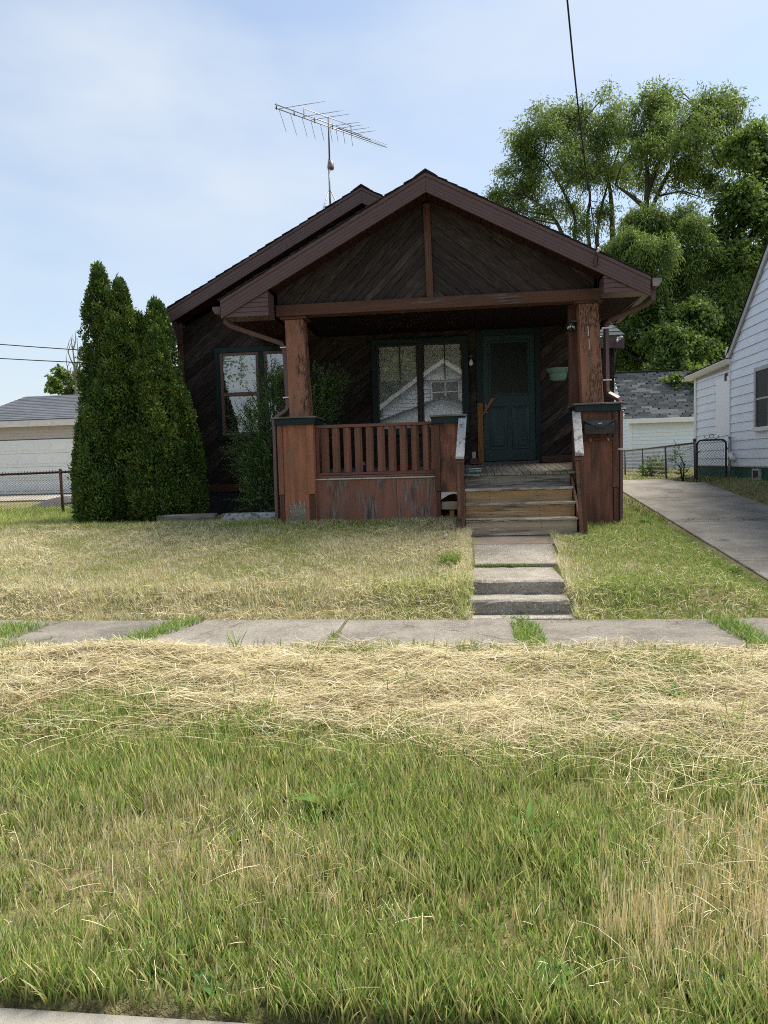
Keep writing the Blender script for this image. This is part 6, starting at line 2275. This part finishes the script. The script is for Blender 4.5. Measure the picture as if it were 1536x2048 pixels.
w = np.where(is_s, rng.uniform(.003, .006, n), rng.uniform(.004, .0085, n)) * (y / 9)
ct = pick(GREEN, n)
ct[is_y] = pick(YELL, int(is_y.sum()))
sc_ = pick(STRAW, n) * 1.2
ct[is_s] = sc_[is_s]
gm = is_s & (rng.random(n) < .2)
ct[gm] = pick(GOLD, int(gm.sum())) * .9
ct = np.minimum(ct * (.74 + .62 * rng.random(n)[:, None] ** .8), .85)
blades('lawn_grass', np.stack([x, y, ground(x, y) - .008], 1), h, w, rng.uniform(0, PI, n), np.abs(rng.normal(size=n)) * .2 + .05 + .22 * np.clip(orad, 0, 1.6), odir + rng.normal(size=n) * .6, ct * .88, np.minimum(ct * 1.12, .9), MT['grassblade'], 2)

# cut straw lying on the lawn, thickest along the bank
n = 70000
y = rng.uniform(6.95, 10.1, n)
xa, xb = frame_x(y, 1.3)
x = xa + (xb - xa) * rng.random(n)
f = fbm(x * 1.3 + 3, y * 2.2, 91)
right = sst(x, .9, 1.6)
pb = sst(f, .48, .68) * (.55 - .4 * right) + .75 * (1 - sst(y, 7.05, 7.65)) * sst(f, .3, .5) * (1 - .45 * right) + .5 * np.exp(-((x + .12) / .18) ** 2) * (1 - sst(y, 8.3, 9))
keep = (rng.random(n) < pb) & lawn_ok(x, y)
x, y = x[keep], y[keep]
n = len(x)
ribbons('lawn_straw', np.stack([x, y, ground(x, y) + rng.uniform(.02, .075, n)], 1), rng.normal(size=n) * .9 + (rng.random(n) < .5) * PI, rng.normal(size=n) * .3, rng.uniform(.04, .14, n), rng.uniform(.002, .0034, n), rng.normal(size=n) * .08, pick(STRAW, n, .25), MT['straw'])

# distant lawn strips: beside the neighbour and beyond the drive
n = 42000
y = 12 + 24 * rng.random(n) ** 1.6
x = rng.uniform(2.9, 11, n)
dr = (x > 3.22) & (x < 5.3) & (y < 17.0)
dr |= (x > 3.25) & (x < 5.05) & (y < 19.2)
keep = ~dr & ~((x > 6.0) & (y < 20.1)) & (x < .44 * y + .5) & (x > .08 * y + .8)
x, y = x[keep], y[keep]
n = len(x)
f1 = fbm(x * .7, y * .5, 95)
sfar = sst(y, 17, 21)
is_s = rng.random(n) < np.clip(.15 + .55 * (f1 - .35) + .45 * sfar * sst(f1, .35, .6), 0, .9)
ct = pick(GREEN, n)
iy = rng.random(n) < .3
ct[iy] = pick(YELL, int(iy.sum()))
ct[is_s] = pick(STRAW, int(is_s.sum())) * .85
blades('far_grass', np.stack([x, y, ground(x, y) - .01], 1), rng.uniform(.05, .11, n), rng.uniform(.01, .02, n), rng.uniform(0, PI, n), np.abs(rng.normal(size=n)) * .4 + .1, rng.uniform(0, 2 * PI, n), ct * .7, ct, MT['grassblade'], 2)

# tall grass behind the left fence
n = 9000
x = rng.uniform(-12.5, -5.4, n)
y = rng.uniform(12.6, 15.2, n)
ct = pick(GREEN * 1.15, n)
iy = rng.random(n) < .3
ct[iy] = pick(YELL, int(iy.sum()))
blades('fence_grass', np.stack([x, y, ground(x, y) - .01], 1), rng.uniform(.09, .28, n) * (.4 + .9 * fbm(x * 1.5, y * 1.5, 97)), rng.uniform(.007, .014, n), rng.uniform(0, PI, n), np.abs(rng.normal(size=n)) * .3 + .1, rng.uniform(0, 2 * PI, n), ct * .7, ct, MT['grassblade'], 2)


# tufts in the pavement joints: each a plant of its own
def tuft(cx, cy, lx, ly, n, label, hmin=.04, hmax=.10, skew=0.0, z=.01, pal=None):
    P = np.stack([cx + np.clip(rng.normal(size=n), -1.5, 1.5) * lx, cy + rng.uniform(-1, 1, n) * ly, np.full(n, z)], 1)
    P[:, 0] += (P[:, 1] - cy) * skew
    ct = pick(GREEN * 1.05 if pal is None else pal, n)
    t = blades('grass_tuft', P, rng.uniform(hmin, hmax, n), rng.uniform(.004, .008, n), rng.uniform(0, PI, n), np.abs(rng.normal(size=n)) * .5 + .25, rng.uniform(0, 2 * PI, n), ct * .7, ct, MT['grassblade'], 3)
    t['kind'] = 'thing'
    tag(t, label, 'grass tuft')
    return t


tuft(-2.92, 6.35, .10, .55, 900, 'long green grass tuft in the left pavement joint', skew=.25)
tuft(.50, 6.28, .075, .46, 800, 'green grass tuft in the pavement joint below the concrete steps')
tuft(2.32, 6.35, .08, .5, 800, 'bluish green tuft in the pavement joint at the right edge', skew=-.05)
tuft(-1.20, 6.15, .03, .22, 120, 'few small weeds in the pavement crack left of centre', .02, .06)
tuft(-4.45, 6.4, .16, .35, 800, 'dark green tuft at the far left end of the pavement')
tuft(.42, 8.385, .25, .02, 620, 'moss and short grass in the joint of the front walk', .012, .04, z=.32)
tuft(.45, 7.0, .08, .03, 90, 'little weed at the foot of the lowest concrete step', .02, .05)
tuft(-.20, 8.15, .07, .09, 160, 'dark leafy weed tuft on the lawn beside the front walk', .10, .2, z=float(ground(-.2, 8.15)))
tuft(-1.95, 5.75, .02, .05, 30, 'thin tall grass sprig at the verge edge left of centre', .12, .26)
for x, y, nn, lab in ((4.5, 11.95, 60, 'right weed sprig in the driveway joint'), (3.95, 12.0, 40, 'middle weed sprig in the driveway joint'), (3.6, 12.05, 25, 'left weed sprig in the driveway joint')):
    tuft(x, y, .10, .03, nn, lab, .02, .06, z=float(drive_z(y)) + .015)


# broad-leaved weeds
def rosette(x, y, n, L, w, seed, label, up_=.5, pal=(.10, .19, .035), z=None, group=None):
    g = random.Random(seed)
    z = float(ground(x, y)) if z is None else z
    r = empty('weed', (x, y, z), label, 'weed', group)
    for i in range(n):
        a = 2 * PI * i / n + g.uniform(-.4, .4)
        l = L * g.uniform(.65, 1.15)
        e = up_ * g.uniform(.6, 1.3)
        V, K = [], []
        for k in range(6):
            t = k / 5
            hw = w * (math.sin(PI * min(1, t * .92 + .08)) ** .7) * .5 if t < 1 else .001
            rr = l * t * math.cos(e * (1 - .5 * t))
            zz = z + .01 + l * (math.sin(e) * t - .35 * t * t)
            zz = max(zz, z + .012)
            cx, cy = x + rr * math.cos(a), y + rr * math.sin(a)
            sx, sy = -math.sin(a), math.cos(a)
            for q, lift in ((-1, .25), (0, 0), (1, .25)):
                V.append((cx + sx * hw * q, cy + sy * hw * q, zz + hw * lift * abs(q)))
                v = g.uniform(.85, 1.15)
                K.append(tuple(c * v * (1.25 if q == 0 else 1) for c in pal))
        Qs = [(k * 3 + j, k * 3 + j + 1, k * 3 + j + 4, k * 3 + j + 3) for k in range(5) for j in range(2)]
        from_arrays('leaf', np.array(V), np.array(Qs), None, np.array(K), MT['grassblade'], r, (x, y, z))
    return r


rosette(-.62, 2.98, 7, .17, .045, 1, 'long-leaved dock plant with one tall pale leaf left of centre in the verge', 1.0)
rosette(.22, 2.80, 8, .15, .035, 2, 'upright green dock tuft in the middle of the verge', 1.1)
rosette(-.93, 2.05, 9, .08, .045, 3, 'small bluish weed rosette at the kerb on the left', .6, (.07, .14, .05))
rosette(-.78, 1.93, 9, .07, .03, 4, 'low feathery weed on the kerb edge at bottom left', .5, (.08, .16, .05))
rosette(-.02, 1.97, 10, .10, .055, 5, 'broad-leaved weed cluster at the bottom edge near the centre', .6, (.085, .17, .035))
rosette(.20, 2.02, 9, .09, .05, 6, 'broad-leaved weed right of the bottom centre cluster', .6, (.10, .19, .04))
rosette(.62, 2.02, 8, .10, .05, 7, 'dark broad-leaved weed among golden stalks at bottom right', .6, (.05, .11, .04))
rosette(-.95, 2.75, 7, .09, .05, 8, 'dark purple-green weed in the dry grass at far left of the verge', .6, (.05, .075, .03))
rosette(1.25, 4.55, 6, .16, .035, 9, 'green dock shoots poking through hay at the right', 1.2)
rosette(.80, 4.1, 5, .12, .04, 10, 'single green weed in hay right of centre', 1.1)
rosette(2.95, 8.35, 6, .16, .07, 11, 'broad-leaved weed at the driveway edge of the right lawn', .9)
rosette(2.45, 10.28, 6, .14, .06, 12, 'weed at the thin slab beside the right downspout', .9)
rosette(.95, 1.98, 7, .10, .03, 13, 'yellow-flowered weed at the bottom right corner', .9, (.13, .22, .04))
rosette(-1.55, 3.9, 6, .12, .03, 14, 'green shoots at the left border of the hay', 1.2)
# clover-like white flecks beside the walk and a scrap of litter
pc = empty('paper_scrap', (-.28, 9.15, .56), 'small white scrap of litter on the lawn left of the walk', 'litter')
mk('scrap', [(-.30, 9.13, .60), (-.26, 9.12, .615), (-.25, 9.16, .61), (-.29, 9.17, .63), (-.275, 9.145, .645)], [(0, 1, 4), (1, 2, 4), (2, 3, 4), (3, 0, 4)], MT['bag_white'], pc)
